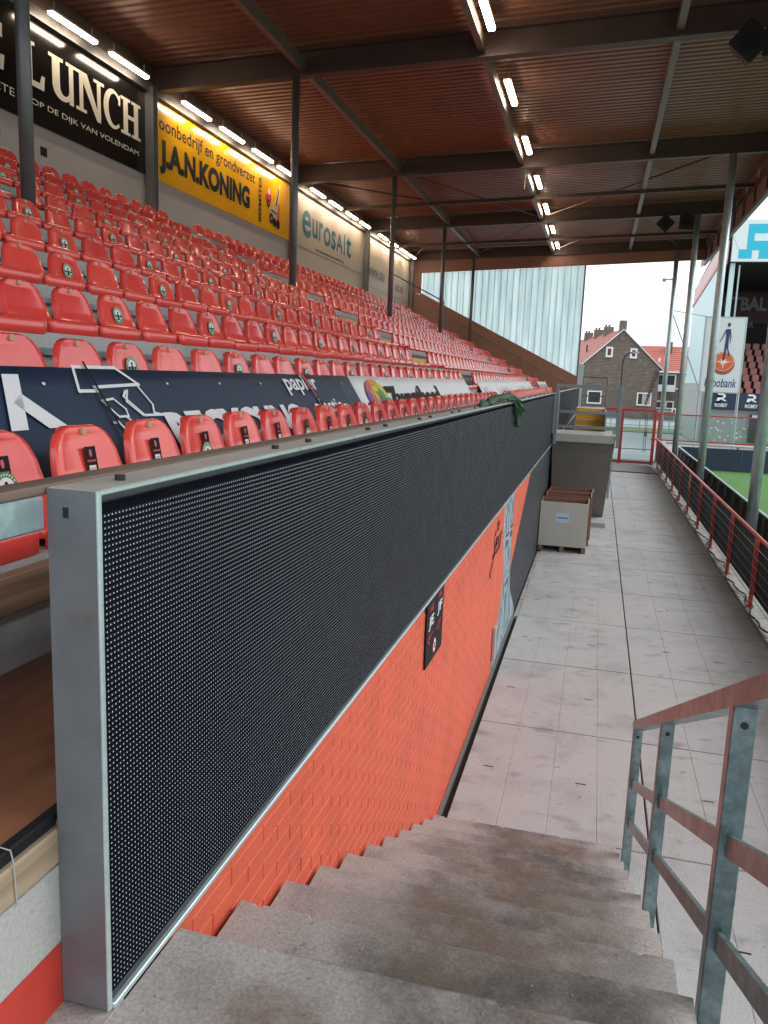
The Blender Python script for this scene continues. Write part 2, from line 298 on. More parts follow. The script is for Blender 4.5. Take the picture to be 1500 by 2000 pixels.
# ------------------------------------------------------------------ helpers
class MB:
    def __init__(s): s.v = []; s.f = []; s.mi = []; s.cur = 0
    def quad(s, a, b, c, d):
        n = len(s.v); s.v += [tuple(a), tuple(b), tuple(c), tuple(d)]; s.f.append((n, n + 1, n + 2, n + 3)); s.mi.append(s.cur); return s
    def poly(s, pts):
        n = len(s.v); s.v += [tuple(p) for p in pts]; s.f.append(tuple(range(n, n + len(pts)))); s.mi.append(s.cur); return s
    def box(s, x0, x1, y0, y1, z0, z1):
        n = len(s.v)
        s.v += [(x0, y0, z0), (x1, y0, z0), (x1, y1, z0), (x0, y1, z0), (x0, y0, z1), (x1, y0, z1), (x1, y1, z1), (x0, y1, z1)]
        for q in ((0, 3, 2, 1), (4, 5, 6, 7), (0, 1, 5, 4), (1, 2, 6, 5), (2, 3, 7, 6), (3, 0, 4, 7)):
            s.f.append(tuple(n + i for i in q)); s.mi.append(s.cur)
        return s
    def cbox(s, x0, x1, y0, y1, z0, z1, b=.004):   # box with chamfered edges
        bm = bmesh.new(); bmesh.ops.create_cube(bm, size=1)
        for v in bm.verts: v.co = Vector(((x0 + x1) / 2 + v.co.x * (x1 - x0), (y0 + y1) / 2 + v.co.y * (y1 - y0), (z0 + z1) / 2 + v.co.z * (z1 - z0)))
        bmesh.ops.bevel(bm, geom=bm.edges[:], offset=b, segments=1, affect='EDGES')
        s.add_bm(bm); return s
    def add_bm(s, bm):
        n = len(s.v); bm.verts.index_update()
        s.v += [tuple(v.co) for v in bm.verts]
        for f in bm.faces: s.f.append(tuple(n + v.index for v in f.verts)); s.mi.append(s.cur)
        bm.free()
    def prism(s, pts, axis, a, b):   # polygon in the two other axes extruded along axis
        def P(p, t):
            if axis == 0: return (t, p[0], p[1])
            if axis == 1: return (p[0], t, p[1])
            return (p[0], p[1], t)
        n = len(s.v); k = len(pts)
        s.v += [P(p, a) for p in pts] + [P(p, b) for p in pts]
        s.f.append(tuple(range(n, n + k))); s.f.append(tuple(range(n + 2 * k - 1, n + k - 1, -1))); s.mi += [s.cur] * 2
        for i in range(k):
            j = (i + 1) % k; s.f.append((n + i, n + k + i, n + k + j, n + j)); s.mi.append(s.cur)
        return s
    def tube(s, p0, p1, r, n=10, r1=None, cap=True):
        p0 = Vector(p0); p1 = Vector(p1); d = (p1 - p0).normalized(); a = d.orthogonal().normalized(); b = d.cross(a); r1 = r if r1 is None else r1
        k = len(s.v)
        for p, q in ((p0, r), (p1, r1)):
            for i in range(n):
                t = 2 * math.pi * i / n; s.v.append(tuple(p + (a * math.cos(t) + b * math.sin(t)) * q))
        for i in range(n):
            j = (i + 1) % n; s.f.append((k + i, k + j, k + n + j, k + n + i)); s.mi.append(s.cur)
        if cap:
            s.f.append(tuple(range(k + n - 1, k - 1, -1))); s.f.append(tuple(range(k + n, k + 2 * n))); s.mi += [s.cur] * 2
        return s
    def path(s, pts, r, n=6):
        for a, b in zip(pts, pts[1:]): s.tube(a, b, r, n)
        return s
    def bar(s, p0, p1, wx, wz, up=(0, 0, 1)):   # rectangular bar
        p0 = Vector(p0); p1 = Vector(p1); d = (p1 - p0).normalized(); u = Vector(up); a = d.cross(u).normalized() * wx / 2; b = a.cross(d).normalized() * wz / 2
        k = len(s.v)
        for p in (p0, p1):
            for q in (-a - b, a - b, a + b, -a + b): s.v.append(tuple(p + q))
        for q in ((0, 3, 2, 1), (4, 5, 6, 7), (0, 1, 5, 4), (1, 2, 6, 5), (2, 3, 7, 6), (3, 0, 4, 7)): s.f.append(tuple(k + i for i in q)); s.mi.append(s.cur)
        return s
    def mesh(s, name, mats, smooth=False):
        me = bpy.data.meshes.new(name); me.from_pydata(s.v, [], s.f)
        for m_ in (mats if isinstance(mats, (list, tuple)) else [mats]): me.materials.append(M[m_] if isinstance(m_, str) else m_)
        if any(s.mi): me.polygons.foreach_set('material_index', s.mi)
        bm = bmesh.new(); bm.from_mesh(me); bmesh.ops.recalc_face_normals(bm, faces=bm.faces[:]) if len(s.f) < 60000 else None; bm.to_mesh(me); bm.free()
        if smooth: me.polygons.foreach_set('use_smooth', [True] * len(me.polygons))
        me.update(); return me
    def build(s, name, mats, parent=None, smooth=False, **k): return obj(name, s.mesh(name, mats, smooth), parent, **k)

def obj(name, me, parent=None, loc=None, label=None, cat=None, group=None, kind=None):
    o = bpy.data.objects.new(name, me); COL.objects.link(o)
    if parent: o.parent = parent
    if loc: o.location = loc
    tag(o, label, cat, group, kind); return o
def tag(o, label=None, cat=None, group=None, kind=None):
    if label: o['label'] = label
    if cat: o['category'] = cat
    if group: o['group'] = group
    if kind: o['kind'] = kind
    return o
def thing(name, label, cat, loc=(0, 0, 0), group=None):
    o = bpy.data.objects.new(name, None); o.empty_display_size = .1; COL.objects.link(o); o.location = loc; return tag(o, label, cat, group)

class Plane:   # a flat printed surface: origin, right and up directions
    def __init__(s, O, u, v, off=.004):
        s.O = Vector(O); s.u = Vector(u).normalized(); s.v = Vector(v).normalized(); s.n = s.u.cross(s.v); s.off = off
    def p(s, x, y, k=1.): return s.O + s.u * x + s.v * y + s.n * s.off * k
def text_geo(string, bold=0.):
    c = bpy.data.curves.new('t', 'FONT'); c.body = string; c.size = 1; c.offset = bold; c.resolution_u = 3; c.fill_mode = 'FRONT'
    o = bpy.data.objects.new('t', c); COL.objects.link(o); dg = bpy.context.evaluated_depsgraph_get(); dg.update()
    me = bpy.data.meshes.new_from_object(o.evaluated_get(dg)); v = [tuple(x.co) for x in me.vertices]; f = [tuple(p.vertices) for p in me.polygons]
    bpy.data.objects.remove(o); bpy.data.curves.remove(c); bpy.data.meshes.remove(me); return v, f
def lettering(parent, string, pl, x, y, w_, h_, m_, bold=0., shear=0., k=1., rot=False, name='lettering'):
    v, f = text_geo(string, bold); xs = [a[0] for a in v]; ys = [a[1] for a in v]; x0, x1, y0, y1 = min(xs), max(xs), min(ys), max(ys)
    b = MB(); b.f = f; b.mi = [0] * len(f)
    for a in v:
        s_ = (a[0] - x0) / (x1 - x0); t_ = (a[1] - y0) / (y1 - y0)
        if rot: q = pl.p(x + (1 - t_) * w_, y + s_ * h_, k)
        else: q = pl.p(x + s_ * w_ + shear * t_ * h_, y + t_ * h_, k)
        b.v.append(tuple(q))
    me = bpy.data.meshes.new(name); me.from_pydata(b.v, [], b.f); me.materials.append(M[m_]); return obj(name, me, parent)
def decal(parent, name, pl, polys, mats, k=1.):   # polys: list of (points, material index, layer)
    b = MB()
    for pts, mi, kk in polys:
        b.cur = mi; b.poly([pl.p(x, y, k + kk + .012 * len(b.f)) for x, y in pts])
    me = bpy.data.meshes.new(name); me.from_pydata(b.v, [], b.f)
    for m_ in mats: me.materials.append(M[m_])
    me.polygons.foreach_set('material_index', b.mi); return obj(name, me, parent)
def circ(cx, cy, rx, ry=None, n=20, a0=0, a1=360):
    ry = ry or rx; return [(cx + rx * math.cos(R(a0 + (a1 - a0) * i / n)), cy + ry * math.sin(R(a0 + (a1 - a0) * i / n))) for i in range(n + (a1 - a0 < 360))]
def stroke(pts, wd):   # list of quads along a polyline
    o = []
    for (x0, y0), (x1, y1) in zip(pts, pts[1:]):
        L_ = math.hypot(x1 - x0, y1 - y0) or 1; nx, ny = -(y1 - y0) / L_ * wd / 2, (x1 - x0) / L_ * wd / 2; ex, ey = (x1 - x0) / L_ * wd / 2, (y1 - y0) / L_ * wd / 2
        o.append([(x0 - ex + nx, y0 - ey + ny), (x0 - ex - nx, y0 - ey - ny), (x1 + ex - nx, y1 + ey - ny), (x1 + ex + nx, y1 + ey + ny)])
    return o
ONES = ['', 'first', 'second', 'third', 'fourth', 'fifth', 'sixth', 'seventh', 'eighth', 'ninth', 'tenth', 'eleventh', 'twelfth', 'thirteenth', 'fourteenth', 'fifteenth', 'sixteenth', 'seventeenth', 'eighteenth', 'nineteenth']
TENS = ['', '', 'twent', 'thirt', 'fort', 'fift', 'sixt', 'sevent', 'eight']
def ordinal(n):
    if n < 20: return ONES[n]
    return TENS[n // 10] + ('ieth' if n % 10 == 0 else 'y-' + ONES[n % 10])
def project(P):
    d = Vector(P) - CAM_LOC; z = d.dot(AZ)
    return (750 + FPX * d.dot(AX) / z, 1000 + FPX * d.dot(AY) / z, z) if z > .05 else (-9e9, -9e9, z)

# ================================================================== SETTING: ground, pitch, deck
MB().box(-300, 300, -100, 400, -.9, -.45).build('ground', 'asphalt', kind='structure')
MB().box(-6, 40, 38.5, 61, -.44, -.34).build('street', 'paving', kind='structure')
MB().box(-20, 60, 61.2, 68, -.44, -.30).build('grass_verge', 'lawn', kind='structure')
MB().box(-40, 60, 68.2, 82, -.44, -.33).build('far_street', 'paving', kind='structure')
MB().box(2.62, 60, 2, 36, -.6, -.27).build('pitch', 'grass', kind='structure')
deck = MB().box(-.9, 2.24, -1, 30, -.44, -.13).build('deck', 'rubber', kind='structure')
JY0, JP = 6.92 - 1.73 * 4, 1.73
def slab_mesh(w_):
    b = MB(); b.box(0, w_, 0, JP - .012, -.12, -.0035); n = 4; sw = w_ / n
    for i in range(n):
        b.prism([(i * sw + (.003 if i else 0), -.0036), (i * sw + (.005 if i else .004), 0), ((i + 1) * sw - (.005 if i < n - 1 else .004), 0), ((i + 1) * sw - (.003 if i < n - 1 else 0), -.0036)], 1, .003, JP - .015)
    return b.mesh('slab', 'deck')
SL, SR = slab_mesh(1.363), slab_mesh(1.63)
SLOT = MB().cbox(-.04, .04, -.009, .009, -.004, .0012, .002).mesh('lifting_slot', 'rubber')  # dark plate on the surface, its black stands for the shaded recess
for i in range(17):
    y = JY0 + JP * i
    for me, x0, sx in ((SL, -.80, (.19, .93)), (SR, .577, (.45, 1.28))):
        s_ = obj('slab', me, deck, (x0, y, random.uniform(-.0015, .0015)))
        for q in sx: obj('lifting_slot', SLOT, s_, (q + random.uniform(-.03, .03), JP / 2 + random.uniform(-.06, .06), 0))
MB().prism([(30.02, -.44), (30.02, -.02), (34.2, -.12), (34.2, -.44)], 0, -.9, 2.3).build('ramp', mat('ramp_asphalt', (.25, .235, .235), .8, var=.12, scale=1), kind='structure')
# kerb line with chipped pieces under the red railing
kb = thing('kerb', 'pale concrete kerb strip under the red railing posts', 'kerb', (2.25, 0, 0))
for i in range(24):
    y = 4.0 + i * 1.1; MB().cbox(.02, .34, y + .006, y + 1.094, -.3, -.045 + random.uniform(-.006, .006), .012).build('kerb_stone', 'kerb', kb)
wk = thing('wall_kerb', 'chipped pale kerb pieces along the foot of the black painted wall', 'kerb', (-.868, 0, 0))
for i in range(5):
    y = 10.35 + i * .86; MB().cbox(.006, .085, y, y + .845, -.12, -.012 + .012 * random.random(), .01).build('kerb_stone', 'kerb', wk)
ge = thing('wall_gap', 'black-filled gap along the foot of the orange brick wall', 'gutter', (0, 0, 0))
MB().box(-.866, -.806, 5.1, 10.3, -.12, -.045).build('dark_gap_fill', 'rubber', ge); MB().box(-.866, -.85, 5.1, 10.3, -.045, .02).build('edge_strip', 'greytext', ge)  # black fill puts the darkness of the open recess into the colour

# ================================================================== near stairs
NY0, GO, ZN, RI = 1.541, .3455, 1.762, .163
st = thing('concrete_stairs', 'worn concrete stairs with dirty treads going down beside the led screen', 'stairs', (0, 0, 0))
for k in range(11):
    y1 = NY0 + GO * k; z = ZN - RI * k; y0 = -.7 if k == 0 else y1 - GO - .02
    b = MB(); rs_ = random.Random(k); n_ = 90; w0 = 0   # nosing worn and chipped along its length
    for i in range(n_ + 1):
        x = -.852 + 1.189 * i / n_; w0 = .7 * w0 + rs_.uniform(0, .0016); ch = rs_.uniform(.004, .013) if rs_.random() < .05 else 0; j = w0 + ch
        b.v += [(x, y0, z - RI - .05), (x, y0, z), (x, y1 - .012 - j * 1.3, z - .0003), (x, y1 - .004 - j, z - .0035 - j * .4), (x, y1 - j * .6, z - .013 - j), (x, y1 - .008, z - RI - .05)]
    for i in range(n_):
        for q in range(6): b.f.append((i * 6 + q, i * 6 + (q + 1) % 6, (i + 1) * 6 + (q + 1) % 6, (i + 1) * 6 + q)); b.mi.append(0)
    b.f += [tuple(range(6)), tuple(range(n_ * 6, n_ * 6 + 6))]; b.mi += [0, 0]
    b.build('step', 'step', st)
MB().box(-.9655, -.8525, -.7, 1.299, 1.3, ZN + .004).build('landing_edge', 'step', st)
b = MB(); b.prism([(-.7, 0), (-.7, 1.55), (1.35, 1.55), (5.0, -.02), (4.6, 0)], 0, -.845, .325); b.build('stair_body', 'tier', st)
# leaf and crumbs on the steps
cr = MB(); rc = random.Random(21)
for i in range(70):
    x = rc.uniform(-.82, .2) if i % 3 else rc.uniform(-.82, -.55); k = rc.choice([0, 0, 0, 1, 1, 2, 3, 4]); y = NY0 + GO * k - rc.uniform(.02, .32); z = ZN - RI * k; q = rc.uniform(.002, .0055)
    cr.poly([(x - q, y, z), (x, y - q, z + q * .7), (x + q * .4, y, z + q)]).poly([(x, y - q, z + q * .7), (x + q, y + q * .2, z), (x + q * .4, y, z + q)]).poly([(x - q, y, z), (x + q * .4, y, z + q), (x, y + q, z)]).poly([(x + q, y + q * .2, z), (x, y + q, z), (x + q * .4, y, z + q)])
cr.build('stone_crumbs', 'kerb', kind='stuff', label='scattered pale stone crumbs on the upper steps', cat='crumbs')
lf = MB().poly([(0, 0, 0), (.02, .012, .006), (.045, .004, .002), (.02, -.012, .004)]).build('dry_leaf', mat('dry_leaf', (.35, .16, .06), .7), loc=(-.72, 1.66, ZN - RI + .004), label='small dry brown leaf lying on the step by the orange wall', cat='leaf')
# handrail of the near stairs
hr = thing('stair_handrail', 'galvanised steel handrail with two lower rails beside the near stairs', 'handrail', (0, 0, 0))
SLP = -.458
def railz(y, z0): return z0 + SLP * (y - 1.855)
XR = .345
for y in (1.855, 3.235, 4.60):
    zt = railz(y, 2.36); zb = ZN - RI * math.ceil(max(0, (y - NY0) / GO)) - .13
    p = MB().cbox(XR + .003, XR + .055, y, y + .048, zb, zt, .003).build('post', 'galv', hr)
    MB().tube((XR + .03, y - .0015, zt - .045), (XR + .03, y + .004, zt - .045), .009, 10).build('bolt_hole', 'rubber', p)
MB().bar((XR + .03, 4.69, railz(4.69, 2.385)), (XR + .03, .9, railz(.9, 2.385)), .055, .05).build('top_rail', 'galv', hr)
for z0 in (2.02, 1.775): MB().bar((XR + .028, 4.63, railz(4.63, z0)), (XR + .028, .9, railz(.9, z0)), .014, .05).build('lower_rail', 'galv', hr)

# ================================================================== brick wall under the screen
wall = thing('brick_wall', 'orange painted brick wall under the led screen with a painted portrait', 'wall', (0, 0, 0))
MB().box(-1.06, -.874, 1.30, 16.95, -.1, 1.765).build('mortar_face', 'mural', wall)
BL, BH, BJ = .214, .0545, .0075
full = MB().cbox(0, .0065, 0, BL, 0, BH, .0022).mesh('brick', 'mural'); half = MB().cbox(0, .0065, 0, BL / 2 - BJ / 2, 0, BH, .0022).mesh('brick_half', 'mural')
bricks = []
for c in range(29):
    z = -.02 + c * (BH + BJ)
    if z + BH > 1.768: break
    y = 1.30; odd = c % 2
    if odd: bricks.append((y, z, half)); y += BL / 2 + BJ / 2
    while y + BL < 16.95: bricks.append((y, z, full)); y += BL + BJ
def vis_brick(b):
    y, z, _ = b
    k = (y + .1 - NY0) / GO
    return z + BH > (ZN - RI * max(0, math.ceil(k)) if k < 11 else 0)
bricks = [b for b in bricks if vis_brick(b)]; bricks.sort(key=lambda b: b[0] ** 2 + (b[1] - 3.06) ** 2)
for y, z, me in bricks[:300]: obj('brick', me, wall, (-.8775 + random.uniform(-.0005, .0005), y, z))
b = MB()
for y, z, me in bricks[300:]:
    n = len(b.v); dx = -.8775 + random.uniform(-.0005, .0005); b.v += [(v.co.x + dx, v.co.y + y, v.co.z + z) for v in me.vertices]; b.f += [tuple(n + i for i in p.vertices) for p in me.polygons]
me = bpy.data.meshes.new('bricks'); me.from_pydata(b.v, [], b.f); me.materials.append(M['mural']); obj('far_bricks', me, wall, kind='stuff')
WP = Plane((-.8705, 0, 0), (0, 1, 0), (0, 0, 1), .0025)
def ell(cx, cy, rx, ry, t=0): return [(cx + rx * math.cos(a) * math.cos(t) - ry * math.sin(a) * math.sin(t), cy + rx * math.cos(a) * math.sin(t) + ry * math.sin(a) * math.cos(t)) for a in [2 * math.pi * i / 14 for i in range(14)]]
pp = []
for e in ((8.98, 1.24, .13, .035), (9.42, 1.27, .11, .035), (9.2, .73, .17, .028), (9.05, 1.33, .17, .018), (9.45, 1.36, .14, .018)): pp.append((ell(*e), 1, 0))
for s_ in ([(9.22, 1.22), (9.28, 1.0), (9.2, .94)], [(9.05, .84), (9.2, .87), (9.36, .83)], [(8.86, 1.0), (8.95, .66), (9.2, .48), (9.45, .62), (9.55, .95)], [(8.75, 1.5), (8.9, 1.68), (9.1, 1.6)], [(9.2, 1.72), (9.4, 1.62), (9.58, 1.5)], [(8.8, 1.56), (8.86, 1.3)], [(8.6, .2), (8.9, .5)], [(9.3, .1), (9.25, .42)], [(9.9, .15), (9.6, .5)], [(8.4, .1), (8.7, .55)]):
    for q in stroke(s_, .035): pp.append((q, 0, 0))
decal(wall, 'mural_strokes', WP, pp, ['face1', 'face2'])
lettering(wall, 'Steur', WP, 7.62, 1.33, .72, .26, 'black', shear=.35); lettering(wall, 'de', WP, 7.86, 1.56, .22, .14, 'black', shear=.35)
decal(wall, 'script_flourish', WP, [(q, 0, 0) for q in stroke([(7.62, 1.31), (7.48, 1.22), (7.56, 1.17), (7.95, 1.5)], .022)], ['black'])
# black direction board
sg = thing('direction_board', 'black board on the orange wall reading JE and JF with arrows', 'sign', (0, 0, 0))
MB().prism([(4.42, 1.762), (4.94, 1.762), (4.94, 1.35), (4.43, 1.36)], 0, -.868, -.858).build('board', 'black_panel', sg)
SP = Plane((-.858, 0, 0), (0, 1, 0), (0, 0, 1), .002)
lettering(sg, 'JE', SP, 4.475, 1.575, .15, .085, 'white', .025); lettering(sg, 'JF', SP, 4.735, 1.6, .15, .085, 'white', .025)
lettering(sg, 'VAK', SP, 4.49, 1.685, .12, .045, 'redink', .02); lettering(sg, 'VAK', SP, 4.75, 1.705, .12, .045, 'redink', .02)
ar = [(q, 0, 0) for q in stroke([(4.60, 1.545), (4.47, 1.52), (4.52, 1.49)], .01) + stroke([(4.47, 1.52), (4.53, 1.55)], .01) + stroke([(4.72, 1.52), (4.85, 1.56), (4.80, 1.50)], .01)]
decal(sg, 'arrow', SP, ar, ['redink'])
decal(sg, 'prohibition_mark', SP, [(circ(4.68, 1.435, .05), 1, 0), (circ(4.68, 1.435, .04), 0, .4), (stroke([(4.655, 1.46), (4.705, 1.41)], .012)[0], 1, .8), (stroke([(4.66, 1.43), (4.7, 1.44)], .014)[0], 2, .6)], ['white', 'redink', 'black'])
MB().cbox(-.867, -.835, 8.05, 8.16, .16, .52, .004).build('cable_cover', 'wallpanel', label='small grey cover box low on the orange wall beside the portrait', cat='box')
# red wall and steelwork left of the screen's near end
fw = thing('parapet', 'concrete and timber parapet on red wall left of the screen post', 'wall', (0, 0, 0))
MB().box(-1.12, -.9645, .3, 1.9, .9, 1.905).build('red_base', 'orange_dark', fw); MB().box(-1.14, -.9642, .3, 1.9, 1.907, 2.075).build('concrete_band', 'tier', fw)
MB().cbox(-1.13, -.9640, .3, 1.9, 2.077, 2.152, .004).build('timber', 'timber_pale', fw); MB().cbox(-1.0, -.972, .3, 1.9, 2.154, 2.182, .004).build('edge_strip', 'black_panel', fw)
MB().path([(-.99, 1.125, 2.186), (-.966, 1.125, 2.184), (-.9605, 1.125, 2.16), (-.961, 1.13, 2.07)], .0013, 6).build('cable_tie', 'tie', fw)
wr = thing('front_rail', 'galvanised rail with a timber plank on top in front of the first seat row', 'rail', (0, 0, 0))
MB().cbox(-1.03, -.966, .3, 1.25, 2.755, 2.8185, .004).build('steel_rail', 'galv_bright', wr); MB().cbox(-1.03, -.966, .3, 17.0, 2.820, 2.838, .003).build('timber_plank', 'timber_dark', wr)

# ================================================================== led screen
LY0, LY1, LZ0, LZ1, LX = 1.253, 17.05, 1.773, 2.833, -.858
led = thing('led_screen', 'long black led advertising screen in a steel frame along the wall', 'screen', (0, 0, 0))
def led_frame(par, y0, y1):
    f = MB(); f.cur = 0
    f.box(-.9632, LX, y0, y0 + .008, LZ0, LZ1).box(-.963, LX - .001, y1 - .008, y1, LZ0, LZ1)
    f.box(-.96, LX - .001, y0 + .008, y1 - .008, LZ0, LZ0 + .008).box(-.962, -.955, y0 + .008, y1, LZ0, LZ1); fr = f.build('frame', 'frame', par)
    t = MB(); t.cbox(-.9635, LX, y0 + .0005, y1, LZ1 - .007, LZ1 + .0015, .003); t.build('frame_top', 'frame_top', par)
    e = MB(); e.cbox(LX - .004, LX + .0035, y0 - .0015, y0 + .011, LZ0 - .001, LZ1 + .002, .0025).cbox(LX - .004, LX + .003, y0 + .011, y1, LZ1 - .0085, LZ1 + .0022, .0025)
    e.cbox(LX - .006, LX + .008, y0 + .011, y1, LZ0 - .004, LZ0 + .010, .0025).cbox(LX - .004, LX + .003, y1 - .01, y1 + .001, LZ0, LZ1, .002); e.build('frame_edge', 'frame_edge', par)
    return fr
fr = led_frame(led, LY0, LY1)
NP = 16; PW = (LY1 - LY0 - .03) / NP; RZ0 = LZ0 + .014; NR = 84; PZ = 1.0 / NR
def display_mesh(w_, dots=True):
    b = MB(); b.box(-.06, 0, 0, w_ - .0022, -.002, 1.002); b.cur = 1
    for r_ in range(NR + 1):
        z = r_ * PZ; b.v_ = None
        b.prism([(0, z - .0022), (.003, z - .0012), (.003, z + .0012), (0, z + .0022)], 1, .0006, w_ - .0018)
    if dots:
        nc = int(w_ / PZ); b.cur = 2; px = w_ / nc
        for r_ in range(NR):
            z = (r_ + .5) * PZ
            for c in range(nc):
                y = (c + .5) * px; q = .0019; b.poly([(.0017, y - q, z), (.0017, y - q * .7, z - q * .7), (.0017, y, z - q), (.0017, y + q * .7, z - q * .7), (.0017, y + q, z), (.0017, y + q * .7, z + q * .7), (.0017, y, z + q), (.0017, y - q * .7, z + q * .7)])
    me = bpy.data.meshes.new('display_panel'); me.from_pydata(b.v, [], b.f)
    for m_ in ('led', 'led_rib', 'dot'): me.materials.append(M[m_])
    me.polygons.foreach_set('material_index', b.mi); return me
DM = display_mesh(PW)
for i in range(NP): obj('display_panel', DM, led, (LX - .0165, LY0 + .015 + PW * i, RZ0))
pad = MB().tube((0, 0, 0), (0, 0, .011), .0105, 14).mesh('rubber_pad', 'rubber')
obj('rubber_pad', pad, led, (-.905, 1.40, LZ1 + .001))
for j in range(15):
    for d in (2.2, 2.48): obj('rubber_pad', pad, led, (-.905, d + .99 * j, LZ1 + .001))
MB().box(-.93, -.918, 1.2525, 1.256, 2.78, 2.80).build('bracket_hole', 'rubber', led)
led2 = thing('led_screen', 'shorter far black led screen beyond the landing gap', 'screen', (0, 0, 0))
led_frame(led2, 19.0, 38.2)
b = MB(); b.box(LX - .07, LX - .0165, 19.02, 38.18, LZ0 + .01, LZ1 - .03); b.build('display_panel', 'led', led2)
MB().box(-1.06, -.875, 19.0, 38.2, -.1, 1.765).build('wall_below', 'black_panel', led2)
# green webbing thrown over the screen
def loft(b, pts, radii, n=9, seed=1, jit=.25):
    rr = random.Random(seed); k = len(b.v); P = [Vector(p) for p in pts]
    for i, p in enumerate(P):
        d = (P[min(i + 1, len(P) - 1)] - P[max(i - 1, 0)]).normalized(); a = d.cross(Vector((.3, .2, 1))).normalized(); c = d.cross(a)
        for j in range(n):
            t = 2 * math.pi * j / n; q = radii[i] * (1 + rr.uniform(-jit, jit) + .3 * math.sin(3 * t + i)); b.v.append(tuple(p + (a * math.cos(t) * q * 1.25 + c * math.sin(t) * q * .8)))
    for i in range(len(P) - 1):
        for j in range(n):
            j2 = (j + 1) % n; b.f.append((k + i * n + j, k + i * n + j2, k + (i + 1) * n + j2, k + (i + 1) * n + j)); b.mi.append(0)
    b.f.append(tuple(range(k, k + n))); b.f.append(tuple(range(k + (len(P) - 1) * n, k + len(P) * n))); b.mi += [0, 0]
def curve_pts(ctrl, m):
    o = []
    for i in range(len(ctrl) - 1):
        p0 = Vector(ctrl[max(i - 1, 0)]); p1 = Vector(ctrl[i]); p2 = Vector(ctrl[i + 1]); p3 = Vector(ctrl[min(i + 2, len(ctrl) - 1)])
        for j in range(m):
            t = j / m; o.append(.5 * (2 * p1 + (p2 - p0) * t + (2 * p0 - 5 * p1 + 4 * p2 - p3) * t * t + (3 * p1 - p0 - 3 * p2 + p3) * t ** 3))
    o.append(Vector(ctrl[-1])); return o
gs = MB()
for sd_, ctrl, r0, r1 in ((1, [(-.93, 6.65, 2.85), (-.92, 7.2, 2.875), (-.90, 7.9, 2.88), (-.865, 8.45, 2.865), (-.842, 8.75, 2.76), (-.838, 8.85, 2.60)], .018, .028),
                          (2, [(-.90, 6.9, 2.86), (-.89, 7.5, 2.89), (-.87, 8.2, 2.895), (-.84, 8.8, 2.85), (-.825, 9.1, 2.76), (-.838, 9.2, 2.68)], .018, .034),
                          (3, [(-.95, 7.3, 2.87), (-.90, 8.1, 2.91), (-.85, 8.7, 2.87), (-.83, 9.0, 2.74), (-.84, 8.95, 2.56)], .022, .02)):
    P = curve_pts(ctrl, 5); loft(gs, P, [r0 + (r1 - r0) * i / len(P) + .012 * math.sin(i) for i in range(len(P))], 9, sd_)
gs.build('green_cloth', 'greenstrap', smooth=True, label='crumpled dark green cloth hung over the top of the led screen', cat='cloth')

# ================================================================== terrace tiers and front walkway
ter = MB().box(-1.62, -1.0, -1, 38.5, .2, 2.05).build('terrace', 'tier', kind='structure')
MB().box(-1.60, -.98, .2, 1.26, 2.05, 2.168).build('walkway_board', 'ply', ter); MB().box(-1.60, -.968, 1.26, 38.4, 2.05, 2.166).build('walkway_board', 'ply', ter)
DX, DZ = .76, .373
RX0, TZ0 = -1.60, 2.385
MB().cbox(RX0 + .002, RX0 + .05, .2, 38.4, 2.355, 2.466, .004).build('timber_beam', 'timber', ter)
AIS = [((16.7, 18.3), (15.35, 16.75)), ((31.4, 32.6), (31.4, 32.6))]
def aisle(k, y): return any(a[0 if k <= 1 else 1][0] < y < a[0 if k <= 1 else 1][1] for a in AIS)
for k in range(10):
    z = TZ0 + .10 + DZ * k; x1 = RX0 - DX * k; x0 = x1 - DX
    b = MB(); b.box(x0 - .1 if k < 9 else -9.25, x1, -2, 38.6, .3, z - .0); b.build('tier', 'tier', ter)
    if k: MB().box(x1 + .001, x1 + .045, -2, 38.5, z - .13, z - .09).build('mounting_rail', 'galv', ter)
    if k:
        for a in AIS:
            y0, y1 = a[0 if k <= 1 else 1]
            q = MB(); q.box(x1 + .002, x1 + .36, y0 + .05, y1 - .05, z - DZ + .001, z - DZ / 2 - .012); q.build('aisle_step', 'yellowstep', ter)
            MB().box(x1 + .001, x1 + .365, y0 + .05, y1 - .05, z - DZ / 2 - .012, z - DZ / 2).build('step_tread', 'tier', ter)

